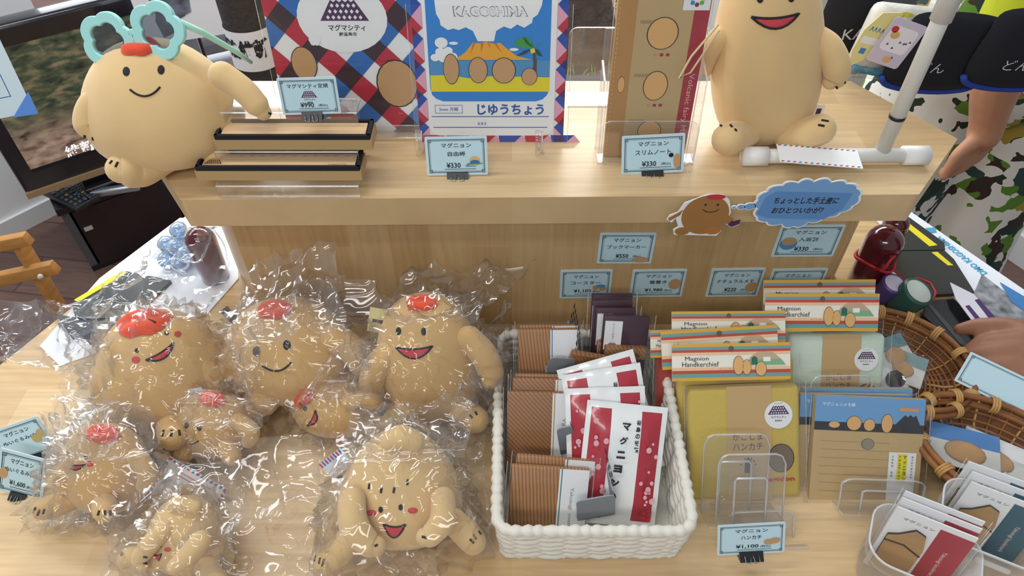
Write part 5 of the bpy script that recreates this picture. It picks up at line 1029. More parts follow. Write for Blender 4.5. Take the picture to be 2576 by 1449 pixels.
# ---------------- bamboo baskets ----------------
BB = mat('#8a5a30', .55, 'smoked_bamboo', var=(30, .35)); BB2 = mat('#6e4526', .6, 'dark_bamboo', var=(40, .3)); BL2 = mat('#c79c5f', .55, 'pale_bamboo')
def bamboo(label, c, a, b, Hh, yaw):
    t = thing('bamboo_basket', label, 'bamboo basket', frame_at(c, math.radians(yaw))); m = M()
    prof = [(.02, .002), (.5, .003), (.72, .006), (.84, Hh * .35), (.93, Hh * .7), (1, Hh)]; m.lathe([(p[0], p[1]) for p in prof], BB2, 56, sx=a, sy=b, cap=False)
    for k in range(15):
        f = .12 + .86 * k / 14; z = .0; 
        for i in range(len(prof) - 1):
            if prof[i][0] <= f <= prof[i + 1][0]: z = prof[i][1] + (prof[i + 1][1] - prof[i][1]) * (f - prof[i][0]) / (prof[i + 1][0] - prof[i][0])
        m.tube([(f * a * math.cos(q), f * b * math.sin(q), z + .0018 + .0016 * math.sin(i * math.pi + k * math.pi)) for i, q in enumerate([2 * math.pi * i / 72 for i in range(72)])], .0021, BB, 5, True)
    m.build('woven_body', t); q = M()
    for i in range(36):
        g = 2 * math.pi * i / 36; q.tube([(f * a * math.cos(g), f * b * math.sin(g), z + .003) for f, z in prof[1:]], .0017, BL2 if i % 3 == 0 else BB, 5, flat=.5)
    q.build('ribs', t); q = M()
    for dz, dr, rr in ((0, .004, .0042), (.006, .0, .0036), (-.004, -.004, .0036)): q.tube([((a + dr) * math.cos(g), (b + dr) * math.sin(g), Hh + dz) for g in [2 * math.pi * i / 80 for i in range(80)]], rr, BB, 7, True)
    r = q.build('rim', t); q = M()
    for i in range(14):
        g = 2 * math.pi * (i + .3) / 14; cx, cy = a * math.cos(g), b * math.sin(g); tx, ty = -math.sin(g), math.cos(g)
        for s in (-.003, 0, .003): q.tube([(cx + tx * s + .0085 * math.cos(w_) * math.cos(g), cy + ty * s + .0085 * math.cos(w_) * math.sin(g), Hh + .001 + .009 * math.sin(w_)) for w_ in [2 * math.pi * k / 12 for k in range(12)]], .0016, BL2, 5, True)
        q.build('binding', r); q = M()
    return t
bamboo('bamboo basket in front at the right edge, holding blue and white packs', at_z((2545, 1160), ZL + .042) - Vector((0, 0, .042)), .104, .07, .042, -40)
bamboo('bamboo basket behind the mint handkerchief, holding small paper packs', at_z((2268, 905), ZL + .036) - Vector((0, 0, .036)), .084, .074, .036, -50)
def small_pack(label, p, z, w, d, yaw, tl, cols, art):
    c = at_z(p, z); t = thing('magnet_pack', label, 'small pack', frame_at(c, math.radians(yaw)) @ Matrix.Rotation(math.radians(tl), 4, 'X'), 'small clear packs in the bamboo baskets'); m = M(); m.box((0, 0, .001), (w, d, .002), mat('#d9d9d4', .5, 'pack_card')); v = [Vector((-w / 2, -d / 2, .0025)), Vector((w / 2, -d / 2, .0025)), Vector((w / 2, d / 2, .0025)), Vector((-w / 2, d / 2, .0025))]
    m.add([(-w / 2, d * .1, .0023), (w / 2, d * .1, .0023), (w / 2, d / 2, .0023), (-w / 2, d / 2, .0023)], [(0, 1, 2, 3)], cols); m.build('card', t); q = M(); q.ball((0, -d * .1, .003), (w * .3, d * .28, .003), art, 14); q.build('wooden_piece', t)
    q = M(); sheet(q, (Vector((-w * .55, -d * .55, .005)), Vector((w * .55, -d * .55, .005)), Vector((w * .55, d * .55, .005)), Vector((-w * .55, d * .55, .005))), len(label), 8, 8, .003, FILMS); q.build('clear_bag', t)
small_pack('blue-topped pack resting in the front bamboo basket', (2425, 1130), ZL + .018, .075, .05, -18, 12, mat('#4f86c4', .5, 'pack_blue'), TAN)
small_pack('white pack under the blue-topped one in the front bamboo basket', (2500, 1150), ZL + .012, .07, .05, -32, 8, WHITE, TAN)
small_pack('pack with dark wooden shapes in the rear bamboo basket', (2262, 920), ZL + .016, .06, .045, -30, 14, mat('#7d9a9c', .5, 'pack_teal'), TAN)
small_pack('white pack with purple mark in the rear bamboo basket', (2246, 890), ZL + .022, .05, .045, 20, 18, mat('#6a8f95', .5, 'pack_teal2'), TAN)
small_pack('white folded pack nearest the mint handkerchief in the rear bamboo basket', (2244, 950), ZL + .014, .055, .04, 35, 14, WHITE, mat('#3a3536', .6, 'dark_piece'))
c = at_z((2486, 1012), ZL + .03); price_card('price card lying behind the bamboo baskets at the right', frame_at(c + Vector((.0, -.005, .012)), math.radians(-40), math.radians(60)), .09, .04, None, None, None, clip_=False)
# ---------------- things at the right behind the riser ----------------
def capsule(label, p0, p1, rpx, z0, name='glossy_ornament', dy=0):
    b = at_z(p0, z0); R = px2m(rpx, b); top = at_pl(p1, b, Vector((0, 1, 0))); hh = (top - b).z; t = thing(name, label, 'ornament', Matrix.Translation(b)); m = M()
    pr = [(R * .75, 0), (R * .92, .004), (R * .95, hh * .3), (R, hh - R)] + [(R * math.cos(a), hh - R + R * math.sin(a)) for a in [i * .17 for i in range(1, 9)]] + [(R * .02, hh)]; m.lathe(pr, MAROON, 28); m.build('body', t); return t
o1 = capsule('glossy maroon dome-topped ornament tied with red cord, right of the riser', (2172, 712), (2190, 575), 44, ZL)
q = M(); b = o1.matrix_world.translation; R = px2m(44, b); RC = mat('#b5202f', .6, 'red_cord'); q.tube([(R * 1.04 * math.cos(g), R * 1.04 * math.sin(g), .05 + .006 * math.sin(g * 2)) for g in [2 * math.pi * i / 30 for i in range(30)]], .0022, RC, 7, True); q.tube([(-R * .5, -R * .95, .052), (-R * .2, -R * 1.3, .062), (0, -R * 1.2, .078), (R * .2, -R * 1.05, .08)], .0022, RC, 7); q.build('red_cord', o1)
capsule('maroon ornament further back, just below the countertop at the right', (2215, 640), (2218, 540), 30, ZL)
def slab(name, label, cat, pts, z, th, mt, grp=None, parts=None):
    P = [at_z(p, z + th) for p in pts]; c = sum(P, Vector()) / len(P); c.z = z; a = (P[1] - P[0]); yaw = math.atan2(a.y, a.x); mw = frame_at(c, yaw); iv = mw.inverted(); t = thing(name, label, cat, mw, grp); m = M(); q = [iv @ p for p in P]
    A = sum(q[i].x * q[(i + 1) % len(q)].y - q[(i + 1) % len(q)].x * q[i].y for i in range(len(q)))
    pl = [(p.x, p.y) for p in q]; pl = pl if A > 0 else pl[::-1]; m.prism(pl, 0, th, mt); m.build('body' if not parts else parts, t, bev=min(.001, th * .3)); return t, iv
def onslab(t, iv, pts, zt, mt, name):
    q = [iv @ at_z(p, zt) for p in pts]; m = M(); A = sum(q[i].x * q[(i + 1) % len(q)].y - q[(i + 1) % len(q)].x * q[i].y for i in range(len(q))); pl = [(p.x, p.y) for p in q]; m.prism(pl if A > 0 else pl[::-1], q[0].z, q[0].z + .0005, mt); return m.build(name, t)
FO = mat('#2c2e2f', .4, 'charcoal_folder', bump=(500, .1, .0004)); YS = mat('#e4d62a', .5, 'yellow_strip'); POW = mat('#e8edf6', .4, 'poster_white')
t, iv = slab('poster', 'white poster with large blue lettering and photographs lying along the right table edge', 'poster', [(2285, 528), (2600, 745), (2600, 905), (2420, 770), (2195, 545)], ZL + .0005, .0012, POW)
LBL = mat('#4ba3cf', .5, 'poster_blue')
def lay_text(t, iv, s, p0, p1, hpx, z, mt, bold=.02, flip=False):
    a, b = at_z(p0, z), at_z(p1, z); d = b - a; L = d.length; q = M(); q.tx(s, 0, 0, L, px2m(hpx, a), mt, 1, bold=bold); o = q.build('lettering', t); yaw = math.atan2(d.y, d.x); o.matrix_basis = iv @ (frame_at((a + b) / 2, yaw) @ Matrix.Rotation(-R90, 4, 'X')); return o
lay_text(t, iv, 'DMO KAGOSHIMA', (2478, 690), (2358, 596), 20, ZL + .002, LBL, .04)
onslab(t, iv, [(2328, 574), (2352, 572), (2356, 584), (2334, 588)], ZL + .002, LBL, 'blue_logo')
onslab(t, iv, [(2470, 690), (2600, 790), (2600, 905), (2440, 760)], ZL + .002, mat('#8d9298', .5, 'photo_grey', var=(60, .7)), 'landscape_photo'); onslab(t, iv, [(2515, 710), (2600, 760), (2600, 800), (2545, 760)], ZL + .0027, mat('#3f7fc0', .5, 'photo_sky_blue'), 'sky_photo')
z = ZL + .002
for lab, pts, st, sz in (('charcoal folder with yellow strip nearest the countertop', [(2225, 546), (2285, 545), (2375, 610), (2378, 628), (2232, 630)], [(2256, 553), (2272, 551), (2358, 617), (2338, 620)], .006), ('charcoal folder with yellow strip, second from the countertop', [(2228, 632), (2376, 630), (2400, 652), (2452, 735), (2330, 742), (2225, 690)], [(2343, 635), (2358, 634), (2398, 668), (2384, 668)], .006)):
    t, iv = slab('folder', lab, 'folder', pts, z, sz, FO, 'charcoal folders on the poster', 'cover'); onslab(t, iv, st, z + sz, YS, 'yellow_strip')
t, iv = slab('folder', 'glossy black folder lying before the reaching hand', 'folder', [(2326, 756), (2398, 752), (2500, 835), (2440, 900), (2320, 790)], z, .008, mat('#141518', .2, 'glossy_black'), 'charcoal folders on the poster', 'cover'); onslab(t, iv, [(2328, 762), (2334, 757), (2450, 888), (2440, 896)], z + .008, mat('#3a3c41', .15, 'folder_spine'), 'spine')
t, iv = slab('paper_tray', 'maroon tray with white lining between the ornament and the folders', 'tray', [(2206, 650), (2222, 644), (2330, 742), (2300, 752), (2214, 700)], z + .0085, .012, mat('#5e1d2c', .4, 'maroon_card')); onslab(t, iv, [(2210, 658), (2216, 654), (2310, 744), (2296, 746), (2218, 698)], z + .0205, mat('#d9d7dc', .5, 'tray_lining'), 'lining')
q = M(); q.tube([at_z(p, ZL + .03) for p in ((2232, 718), (2270, 708), (2310, 700), (2340, 712), (2354, 735), (2346, 758))], .0016, RC, 7); tag(q.build('cord'), 'thin red cord curling over the maroon tray', 'cord')
def roll(label, p, rpx, hh, col, top, rot=0):
    b = at_z(p, ZL + .002); R = px2m(rpx, b); t = thing('tape_roll', label, 'tape roll', Matrix.Translation(b + Vector((0, 0, R * .25))) @ Matrix.Rotation(math.radians(rot), 4, 'Y') @ Matrix.Rotation(math.radians(12), 4, 'X'), 'masking tape rolls'); m = M(); m.lathe([(R * .86, 0), (R * .9, .002), (R, hh - .002), (R * .98, hh)], col, 30); m.build('roll', t); q = M(); q.lathe([(R * .8, hh + .0006), (R * .78, hh + .001)], top, 30); q.build('printed_top', t)
roll('dark teal tape roll with a pale top beside the mint handkerchief', (2256, 776), 40, .04, mat('#2d5750', .4, 'teal_roll'), mat('#c6d1cc', .4, 'pale_top'), 14)
roll('purple tape roll behind the mint handkerchief header', (2212, 752), 30, .036, mat('#51407c', .4, 'purple_roll'), mat('#cfc8dc', .4, 'lilac_top'), 6)
t, iv = slab('leaflet', 'purple and white leaflet held by the reaching hand', 'leaflet', [(2390, 710), (2450, 740), (2540, 838), (2478, 850), (2405, 752)], ZL + .02, .001, mat('#dfe0ea', .35, 'leaflet_white')); 
for p in ([(2428, 770), (2438, 768), (2496, 838), (2484, 842)], [(2452, 755), (2462, 752), (2528, 826), (2512, 832)]): onslab(t, iv, p, ZL + .021, mat('#4a2a68', .4, 'leaflet_purple'), 'purple_panel')
# ---------------- things on the left of the table ----------------
t, iv = slab('poster', 'white poster with pale picture lying along the left table edge', 'poster', [(452, 548), (590, 548), (600, 700), (520, 790), (150, 920), (100, 870), (250, 700)], ZL + .0005, .0012, POW); onslab(t, iv, [(380, 650), (420, 595), (520, 605), (505, 650)], ZL + .002, mat('#c3c6d4', .4, 'pale_picture'), 'pale_picture')
t, iv = slab('folder', 'black folder with yellow strip at the left, under the cellophane', 'folder', [(180, 765), (318, 682), (430, 705), (330, 800), (190, 800)], z, .006, FO, None, 'cover'); onslab(t, iv, [(186, 755), (198, 760), (318, 688), (308, 682)], z + .006, YS, 'yellow_strip')
t, iv = slab('brochure', 'dark glossy brochure lying at the left before the black folder', 'brochure', [(140, 790), (300, 815), (320, 850), (180, 850)], z + .0, .003, mat('#3b3f48', .3, 'dark_print', var=(40, .6)))
c = at_z((470, 660), ZL + .002); t = thing('glass_grapes', 'cluster of pale blue glass balls left of the riser', 'ornament', Matrix.Translation(c)); GL = mat('#a9cdf2', .06, 'blue_glass', spec=.8, coat=1)
nt = GL.node_tree; nt.nodes['Principled BSDF'].inputs['Transmission Weight'].default_value = .55
for i, (x, y, zz) in enumerate(((-.022, -.01, .014), (.0, -.016, .014), (-.008, .012, .014), (.016, .006, .014), (-.002, -.003, .034), (.014, -.014, .03), (.012, .02, .034), (-.02, .004, .032), (.002, .012, .052))): m = M(); m.ball((x, y, zz), .0135, GL, 18); m.build('glass_ball', t)
o2 = capsule('glossy maroon ornament standing at the left side of the riser', (545, 700), (512, 578), 36, ZL)
# ---------------- television corner ----------------
cA = at_z((236, 683), 0); dv = Vector((.80, .58, 0)).normalized(); yaw = math.atan2(dv.y, dv.x); mw = frame_at(cA, yaw)
t = thing('tv_cabinet', 'low black television cabinet with glass door at the left', 'cabinet', mw); CBK = mat('#1c1c22', .3, 'black_lacquer', coat=.2); CW, CD, CH = .82, .3, .24
m = M(); m.box((CW / 2, CD / 2, CH - .01), (CW + .012, CD + .012, .02), CBK); m.box((.01, CD / 2, CH / 2), (.02, CD, CH), mat('#55585f', .4, 'cabinet_side')); m.box((CW - .01, CD / 2, CH / 2), (.02, CD, CH), CBK); m.box((CW / 2, CD - .005, CH / 2), (CW, .01, CH), CBK); m.box((CW / 2, CD / 2, .01), (CW, CD, .02), CBK); m.box((.3, CD / 2, CH / 2), (.014, CD, CH - .02), CBK); m.box((CW * .65, CD / 2, .13), (CW * .68, CD, .01), CBK); m.build('body', t)
q = M(); q.box((.158, .004, .115), (.262, .012, .2), mat('#221c20', .25, 'smoked_door', coat=.5)); d1 = q.build('door', t); q = M(); q.box((.045, -.004, .15), (.022, .004, .012), mat('#cfcac6', .5, 'door_tag')); q.build('white_catch', d1)
q = M(); q.box((.64, .004, .178), (.66, .012, .085), CBK); q.build('drawer', t)
q = M(); q.box((.64, .002, .07), (.66, .006, .1), mat('#17171b', .08, 'smoked_glass', coat=1)); d2 = q.build('glass_door', t); q = M(); q.box((.64, -.003, .122), (.66, .006, .004), mat('#8a8f98', .3, 'steel_strip', metal=1)); q.build('metal_strip', d2)
tl = at_z((75, 505), CH + .045); mw = frame_at(tl, yaw); t = thing('television', 'flat black television showing a rocky hillside picture', 'television', mw); TW, THh = .56, .45
m = M(); m.bbox((TW / 2, .03, THh / 2), (TW, .06, THh), mat('#1b1c24', .18, 'gloss_bezel', coat=.6), .012, 3); m.build('casing', t)
q = M(); q.box((TW / 2, -.003, .018), (TW, .012, .016), mat('#a58a6a', .3, 'bronze_strip')); q.build('speaker_strip', t)
q = M(); q.bbox((TW / 2, .06, -.02), (.3, .16, .012), CBK, .004); q.box((TW / 2, .06, .0), (.06, .03, .05), CBK); q.build('stand', t)
sm = bpy.data.materials.new('screen_picture'); nt, N, Lk = nodes(sm); b = N['Principled BSDF']; tc = N.new('ShaderNodeTexCoord'); n1 = N.new('ShaderNodeTexNoise'); n1.inputs['Scale'].default_value = 24; n1.inputs['Detail'].default_value = 9; n1.inputs['Distortion'].default_value = .3
mp = N.new('ShaderNodeMapping'); mp.inputs['Scale'].default_value = (1, 1, 2.2); sx = N.new('ShaderNodeSeparateXYZ'); r1 = N.new('ShaderNodeValToRGB'); r2 = N.new('ShaderNodeValToRGB'); r3 = N.new('ShaderNodeValToRGB'); mx = N.new('ShaderNodeMixRGB')
for r_, cs in ((r1, ((.3, '#3d332c'), (.5, '#9a7f6e'), (.7, '#c2a792'))), (r2, ((.32, '#1f2721'), (.5, '#4b5440'), (.66, '#8a7a5c')))):
    r_.color_ramp.elements[0].position = cs[0][0]; r_.color_ramp.elements[0].color = lin(cs[0][1]); r_.color_ramp.elements[1].position = cs[2][0]; r_.color_ramp.elements[1].color = lin(cs[2][1]); e = r_.color_ramp.elements.new(cs[1][0]); e.color = lin(cs[1][1])
r3.color_ramp.elements[0].position = .42; r3.color_ramp.elements[1].position = .58; ml = N.new('ShaderNodeMath'); ml.operation = 'MULTIPLY'; ml.inputs[1].default_value = 2.0; ad = N.new('ShaderNodeMath'); ad.operation = 'MULTIPLY_ADD'; ad.inputs[1].default_value = .25
Lk.new(tc.outputs['Object'], mp.inputs['Vector']); Lk.new(mp.outputs['Vector'], n1.inputs['Vector']); Lk.new(n1.outputs['Fac'], r1.inputs['Fac']); Lk.new(n1.outputs['Fac'], r2.inputs['Fac']); Lk.new(tc.outputs['Object'], sx.inputs[0]); Lk.new(sx.outputs['Z'], ml.inputs[0]); Lk.new(n1.outputs['Fac'], ad.inputs[0]); Lk.new(ml.outputs[0], ad.inputs[2]); Lk.new(ad.outputs[0], r3.inputs['Fac'])
Lk.new(r3.outputs['Color'], mx.inputs[0]); Lk.new(r1.outputs['Color'], mx.inputs[1]); Lk.new(r2.outputs['Color'], mx.inputs[2]); b.inputs['Base Color'].default_value = (.01, .01, .01, 1); Lk.new(mx.outputs[0], b.inputs['Emission Color']); b.inputs['Emission Strength'].default_value = .8; b.inputs['Roughness'].default_value = .2
q = M(); q.rc(.04, .075, TW - .04, THh - .05, BLACKM, 1, -.0002); q.rc(.04, .085, TW - .04, THh - .05, sm, 3, -.0002); s1 = q.build('screen', t); q = M(); q.tx('維新のふるさと', .262, .1, .26, .034, mat('#e8e8ec', .5, 'caption_white', emit=.9), 5, -.0002, bold=.02); q.build('caption', s1)
def remote(label, p, yw, w, l, red):
    c = at_z(p, CH + .001); t = thing('remote_control', label, 'remote control', frame_at(c, math.radians(yw)), 'remote controls on the television cabinet'); m = M(); m.bbox((0, 0, .009), (w, l, .018), mat('#26292e', .4, 'remote_black'), .004); m.build('casing', t); q = M()
    for i in range(3):
        for j in range(8): q.box((-w * .28 + i * w * .28, -l * .4 + j * l * .11, .0185), (w * .17, l * .05, .003), mat(('#5a6068', '#8a3a3a', '#3a5a9a', '#b5a23a')[(i + j * 2) % 4 if j == 3 else 0], .5, 'button'))
    q.build('buttons', t)
remote('large dark remote control lying left on the television cabinet', (168, 500), 60, .05, .17, 1); remote('smaller dark remote control with blue key on the television cabinet', (212, 494), 52, .042, .11, 0)
c = at_z((290, 478), CH + .012); t = thing('silver_bar', 'slim silver device lying on the television cabinet', 'device', frame_at(c, yaw - .35)); m = M(); m.bbox((0, 0, 0), (.13, .022, .022), mat('#b4bac4', .3, 'silver', metal=.8), .006); m.build('body', t)
# wooden easel and its board
e0 = at_y((60, 640), 1.02); t = thing('easel', 'brown wooden tabletop easel at the left edge', 'easel', frame_at(e0, math.radians(24)))
def bar(t, a, b, w, d, nm, mt=EASEL_W):
    a, b = Vector(a), Vector(b); L = (b - a).length; mm = M(); mm.bbox((0, 0, 0), (w, d, L), mt, .0015); o = mm.build(nm, t); R_ = (b - a).to_track_quat('Z', 'Y').to_matrix().to_4x4(); o.matrix_basis = Matrix.Translation((a + b) / 2) @ R_; return o
iv = t.matrix_world.inverted()
def E(p, y=1.02): return iv @ at_y(p, y)
def rail(a, b, th, nm):
    A_, B_ = E(a), E(b); L = (B_ - A_).length; mm = M(); mm.bbox((0, 0, 0), (L, .018, th), EASEL_W, .0015); o = mm.build(nm, t); R_ = (B_ - A_).to_track_quat('X', 'Z').to_matrix().to_4x4(); o.matrix_basis = Matrix.Translation((A_ + B_) / 2) @ R_
rail((-160, 645), (72, 600), .025, 'upper_rail'); rail((-160, 735), (140, 672), .027, 'tray_rail')
bar(t, E((48, 610), 1.04), E((165, 800), 1.04), .03, .016, 'leg'); bar(t, E((-260, 610), 1.04), E((-330, 800), 1.04), .03, .016, 'leg'); bar(t, E((-60, 620), 1.04), E((-160, 330), 1.06), .03, .016, 'post')
q = M(); A_ = E((102, 694), 1.0); q.tube([A_, A_ + Vector((0, -.006, 0))], .0055, mat('#d5d5d2', .3, 'white_screw'), 14); q.build('screw', t)
lo = E((165, 800), 1.04); wz = (t.matrix_world @ lo).z
for a in ((165, 800), (-330, 800)):
    P = E(a, 1.04); W0 = t.matrix_world @ P; bar(t, P, iv @ Vector((W0.x + .02, W0.y + .0, .0)), .03, .016, 'leg')
mw, w, h = quad((-150, 20), (0, 120), (-150, 260), 1.0, .8, 10, 18, -.7)
P = at_y((85, 280), 1.0); t2 = thing('info_board', 'pale blue information board with blue corner on the easel', 'board', frame_at(P, math.radians(24), math.radians(14)))
m = M(); m.box((-.17, 0, .11), (.34, .006, .22), mat('#cfe6f2', .35, 'board_blue')); m.frame(-.33, .03, -.02, .2, .0012, BI, 1, -.003); m.build('board', t2); q = M(); q.prism([(-.03, -.002), (.004, -.004), (.004, .03)], -.0045, .0045, mat('#5f93e6', .3, 'corner_blue'), axis='y'); q.build('corner_clip', t2)
# picture poster and grey shelf rack beyond the plush, jug with lettering
P = at_y((352, 60), 1.55); Q = at_y((545, 60), 1.62); t = thing('picture_poster', 'black and white picture poster standing behind the sunglasses plush', 'poster', frame_at(P, math.radians(20), math.radians(4)))
w = px2m(200, P); m = M(); m.box((w / 2, 0, .14), (w, .008, .38), mat('#f2f4f9', .4, 'poster_grey_white')); pm = mat('#6b7180', .5, 'poster_dark', var=(26, .85)); 
for a in range(14): rr = random.Random(a); x = rr.uniform(.04, .8) * w; zz = rr.uniform(-.05, .07); m.pg([(x, zz), (x + w * .16, zz + .01), (x + w * .2, zz + .06), (x + w * .05, zz + .08), (x - w * .03, zz + .04)], pm, 1 + a, -.004)
m.build('panel', t)
q = M(); q.box((w * .5, .03, -.30), (.03, .02, .72), GREY); q.build('post', t); q = M(); q.box((w * .5, .05, -P.z + .012), (.25, .2, .02), GREY); q.build('foot', t)
b = at_z((560, 260), 0); b = Vector((-1.16, 2.2, 0)); t = thing('shelf_rack', 'grey slatted shelf rack behind the sunglasses plush', 'rack', frame_at(b, math.radians(28)))
RKG = mat('#8b8e98', .4, 'rack_grey')
for x in (0, .3): m = M(); m.box((x, 0, .24), (.02, .02, .48), RKG); m.build('post', t)
for zz in (.1, .19, .28, .37, .45): m = M(); m.box((.15, -.06, zz), (.34, .16, .012), mat('#a9acb4', .4, 'shelf_grey')); m.box((.15, -.14, zz + .012), (.34, .008, .03), RKG); m.build('shelf', t)
b = at_y((640, 152), 1.3); t = thing('lettered_jug', 'dark jug wrapped in white paper with black brush lettering beside the folder', 'jug', Matrix.Translation((b.x, 1.32, 0))); R = .046
zb = b.z
m = M(); m.lathe([(.05, zb - .06), (R * .98, zb - .03), (R, zb + .2), (R * .9, zb + .24), (R * .4, zb + .3), (R * .35, zb + .34)], mat('#35302f', .7, 'dark_straw', bump=(90, .8, .004)), 28); m.build('jug', t)
q = M(); q.lathe([(R * 1.03, zb - .01), (R * 1.03, zb + .07)], mat('#e6e7ee', .6, 'white_wrap'), 36, cap=False); wr_ = q.build('paper_wrap', t)
q = M(); q.tx('明治維新', 0, zb + .035, .11, .04, INK, 1, bold=.05); 
q.v = [Vector((R * 1.05 * math.sin(v.x / R - .25), -R * 1.05 * math.cos(v.x / R - .25), v.z)) for v in q.v]; q.build('brush_lettering', wr_)
m = M(); m.lathe([(.11, .0), (.11, zb - .08), (.13, zb - .06)], mat('#6a4a32', .5, 'stool_wood'), 24); tag(m.build('stool', mw=Matrix.Translation((b.x, 1.32, 0))), 'round wooden stool under the lettered jug', 'stool')
# small cartons by the window, seen through the acrylic
for lab, x, y, s, c_ in (('pale green small carton by the window behind the acrylic easel', .20, 1.75, (.045, .05, .11), '#b9cfc4'), ('white small carton with printed square by the window behind the acrylic easel', .275, 1.74, (.06, .05, .07), '#d9d3c8'), ('dark box by the window behind the acrylic easel', .245, 1.85, (.13, .1, .16), '#3a3436')):
    t = thing('carton', lab, 'carton', Matrix.Translation((x, y, 0))); m = M(); m.bbox((0, 0, .25 + s[2] / 2), s, mat(c_, .6, 'carton_card'), .002); m.rc(-.01, .27, .012, .3, mat('#6a6a6c', .6, 'carton_print'), 1, -s[1] / 2 - .0002); m.build('box', t)
t = thing('side_bench', 'low dark bench by the window carrying small cartons', 'bench', Matrix.Translation((.25, 1.8, 0))); m = M(); m.bbox((0, 0, .235), (.5, .26, .03), mat('#5a4034', .5, 'bench_wood'), .004); m.build('seat', t)
for x in (-.22, .22):
    for y in (-.1, .1): m = M(); m.box((x, y, .11), (.03, .03, .22), mat('#5a4034', .5, 'bench_wood')); m.build('leg', t)
# ---------------- people ----------------
SKIN = mat('#b98667', .55, 'skin', bump=(220, .12, .001), var=(30, .06)); SKIN2 = mat('#96664e', .55, 'skin_tan', bump=(220, .15, .001), var=(30, .08))
def body(name, label, chains, clothes, skin, vox=.0045):
    m = M()
    for pts, rad in chains: m.sweep(pts, rad, skin, 14, 6)
    o = m.build(name); rm = o.modifiers.new('r', 'REMESH'); rm.mode = 'VOXEL'; rm.voxel_size = vox; rm.use_smooth_shade = True; s = o.modifiers.new('s', 'SMOOTH'); s.factor = .5; s.iterations = 4
    bpy.context.view_layer.update(); me = bpy.data.meshes.new_from_object(o.evaluated_get(bpy.context.evaluated_depsgraph_get())); o.modifiers.clear(); o.data = me
    if not me.materials: me.materials.append(skin)
    for p in me.polygons: p.use_smooth = True
    tag(o, label, 'person')
    for nm, ch, mt, v in clothes:
        q = M()
        for pts, rad in ch: q.sweep(pts, rad, mt, 20, 8)
        c = q.build(nm, o); rm = c.modifiers.new('r', 'REMESH'); rm.mode = 'VOXEL'; rm.voxel_size = v; rm.use_smooth_shade = True; s = c.modifiers.new('s', 'SMOOTH'); s.iterations = 6
        bpy.context.view_layer.update(); me = bpy.data.meshes.new_from_object(c.evaluated_get(bpy.context.evaluated_depsgraph_get())); c.modifiers.clear(); c.data = me
        if not me.materials: me.materials.append(mt)
    return o
fm = bpy.data.materials.new('floral_cloth'); nt, N, Lk = nodes(fm); b = N['Principled BSDF']; b.inputs['Roughness'].default_value = .85; tc = N.new('ShaderNodeTexCoord'); ns = N.new('ShaderNodeTexNoise'); ns.inputs['Scale'].default_value = 14; mxv = N.new('ShaderNodeMixRGB'); mxv.inputs[0].default_value = .12
vo = N.new('ShaderNodeTexVoronoi'); vo.inputs['Scale'].default_value = 30; sp = N.new('ShaderNodeSeparateXYZ'); rc_ = N.new('ShaderNodeValToRGB'); rc_.color_ramp.interpolation = 'CONSTANT'; cs = ((0, '#e8e8e2'), (.42, '#5f8a32'), (.54, '#26382c'), (.66, '#e8e8e2'), (.82, '#3c2a26'), (.88, '#a8933c'), (.93, '#2d4a48'))
rc_.color_ramp.elements[0].color = lin(cs[0][1]); rc_.color_ramp.elements[1].position = cs[1][0]; rc_.color_ramp.elements[1].color = lin(cs[1][1])
for p_, c_ in cs[2:]: e = rc_.color_ramp.elements.new(p_); e.color = lin(c_)
Lk.new(tc.outputs['Object'], ns.inputs['Vector']); Lk.new(tc.outputs['Object'], mxv.inputs[1]); Lk.new(ns.outputs['Color'], mxv.inputs[2]); Lk.new(mxv.outputs[0], vo.inputs['Vector']); Lk.new(vo.outputs['Color'], sp.inputs[0]); Lk.new(sp.outputs['X'], rc_.inputs['Fac']); Lk.new(rc_.outputs['Color'], b.inputs['Base Color'])
LIME = mat('#b9c322', .85, 'lime_cloth', bump=(300, .2, .001))
def hand(wr, knk, side, curl, s=1.0):
    """palm and five fingers: wr wrist, knk middle knuckle, side = toward the thumb, curl = direction the fingers bend to"""
    wr, knk = Vector(wr), Vector(knk); d = (knk - wr).normalized(); sd = Vector(side); sd = (sd - d * sd.dot(d)).normalized(); cu = Vector(curl).normalized(); ch = []
    for k, (o, L) in enumerate(((.026, .070), (.009, .078), (-.009, .073), (-.026, .058))):
        a = knk + sd * o * s - d * (.004 * abs(k - 1)) * s; ch.append(([wr + sd * o * .5 * s, a], [.016 * s, .0115 * s]))
        e1 = (d * .75 + cu * .65).normalized(); e2 = (d * .15 + cu).normalized(); e3 = (cu * .9 - d * .45).normalized(); p1 = a + e1 * L * .45 * s; p2 = p1 + e2 * L * .32 * s; p3 = p2 + e3 * L * .25 * s; ch.append(([a, p1, p2, p3], [.0105 * s, .0093 * s, .0085 * s, .007 * s]))
    tb = wr + d * .025 * s + sd * .022 * s; t1 = tb + (sd * .8 + d * .6 + cu * .3).normalized() * .034 * s; t2_ = t1 + (d + cu * .5 + sd * .1).normalized() * .03 * s; t3 = t2_ + (d + cu * .7 - sd * .2).normalized() * .022 * s; ch.append(([wr, tb, t1, t2_, t3], [.016 * s, .016 * s, .0125 * s, .0105 * s, .008 * s])); return ch
def PY(px, py, y): return at_y((px, py), y)
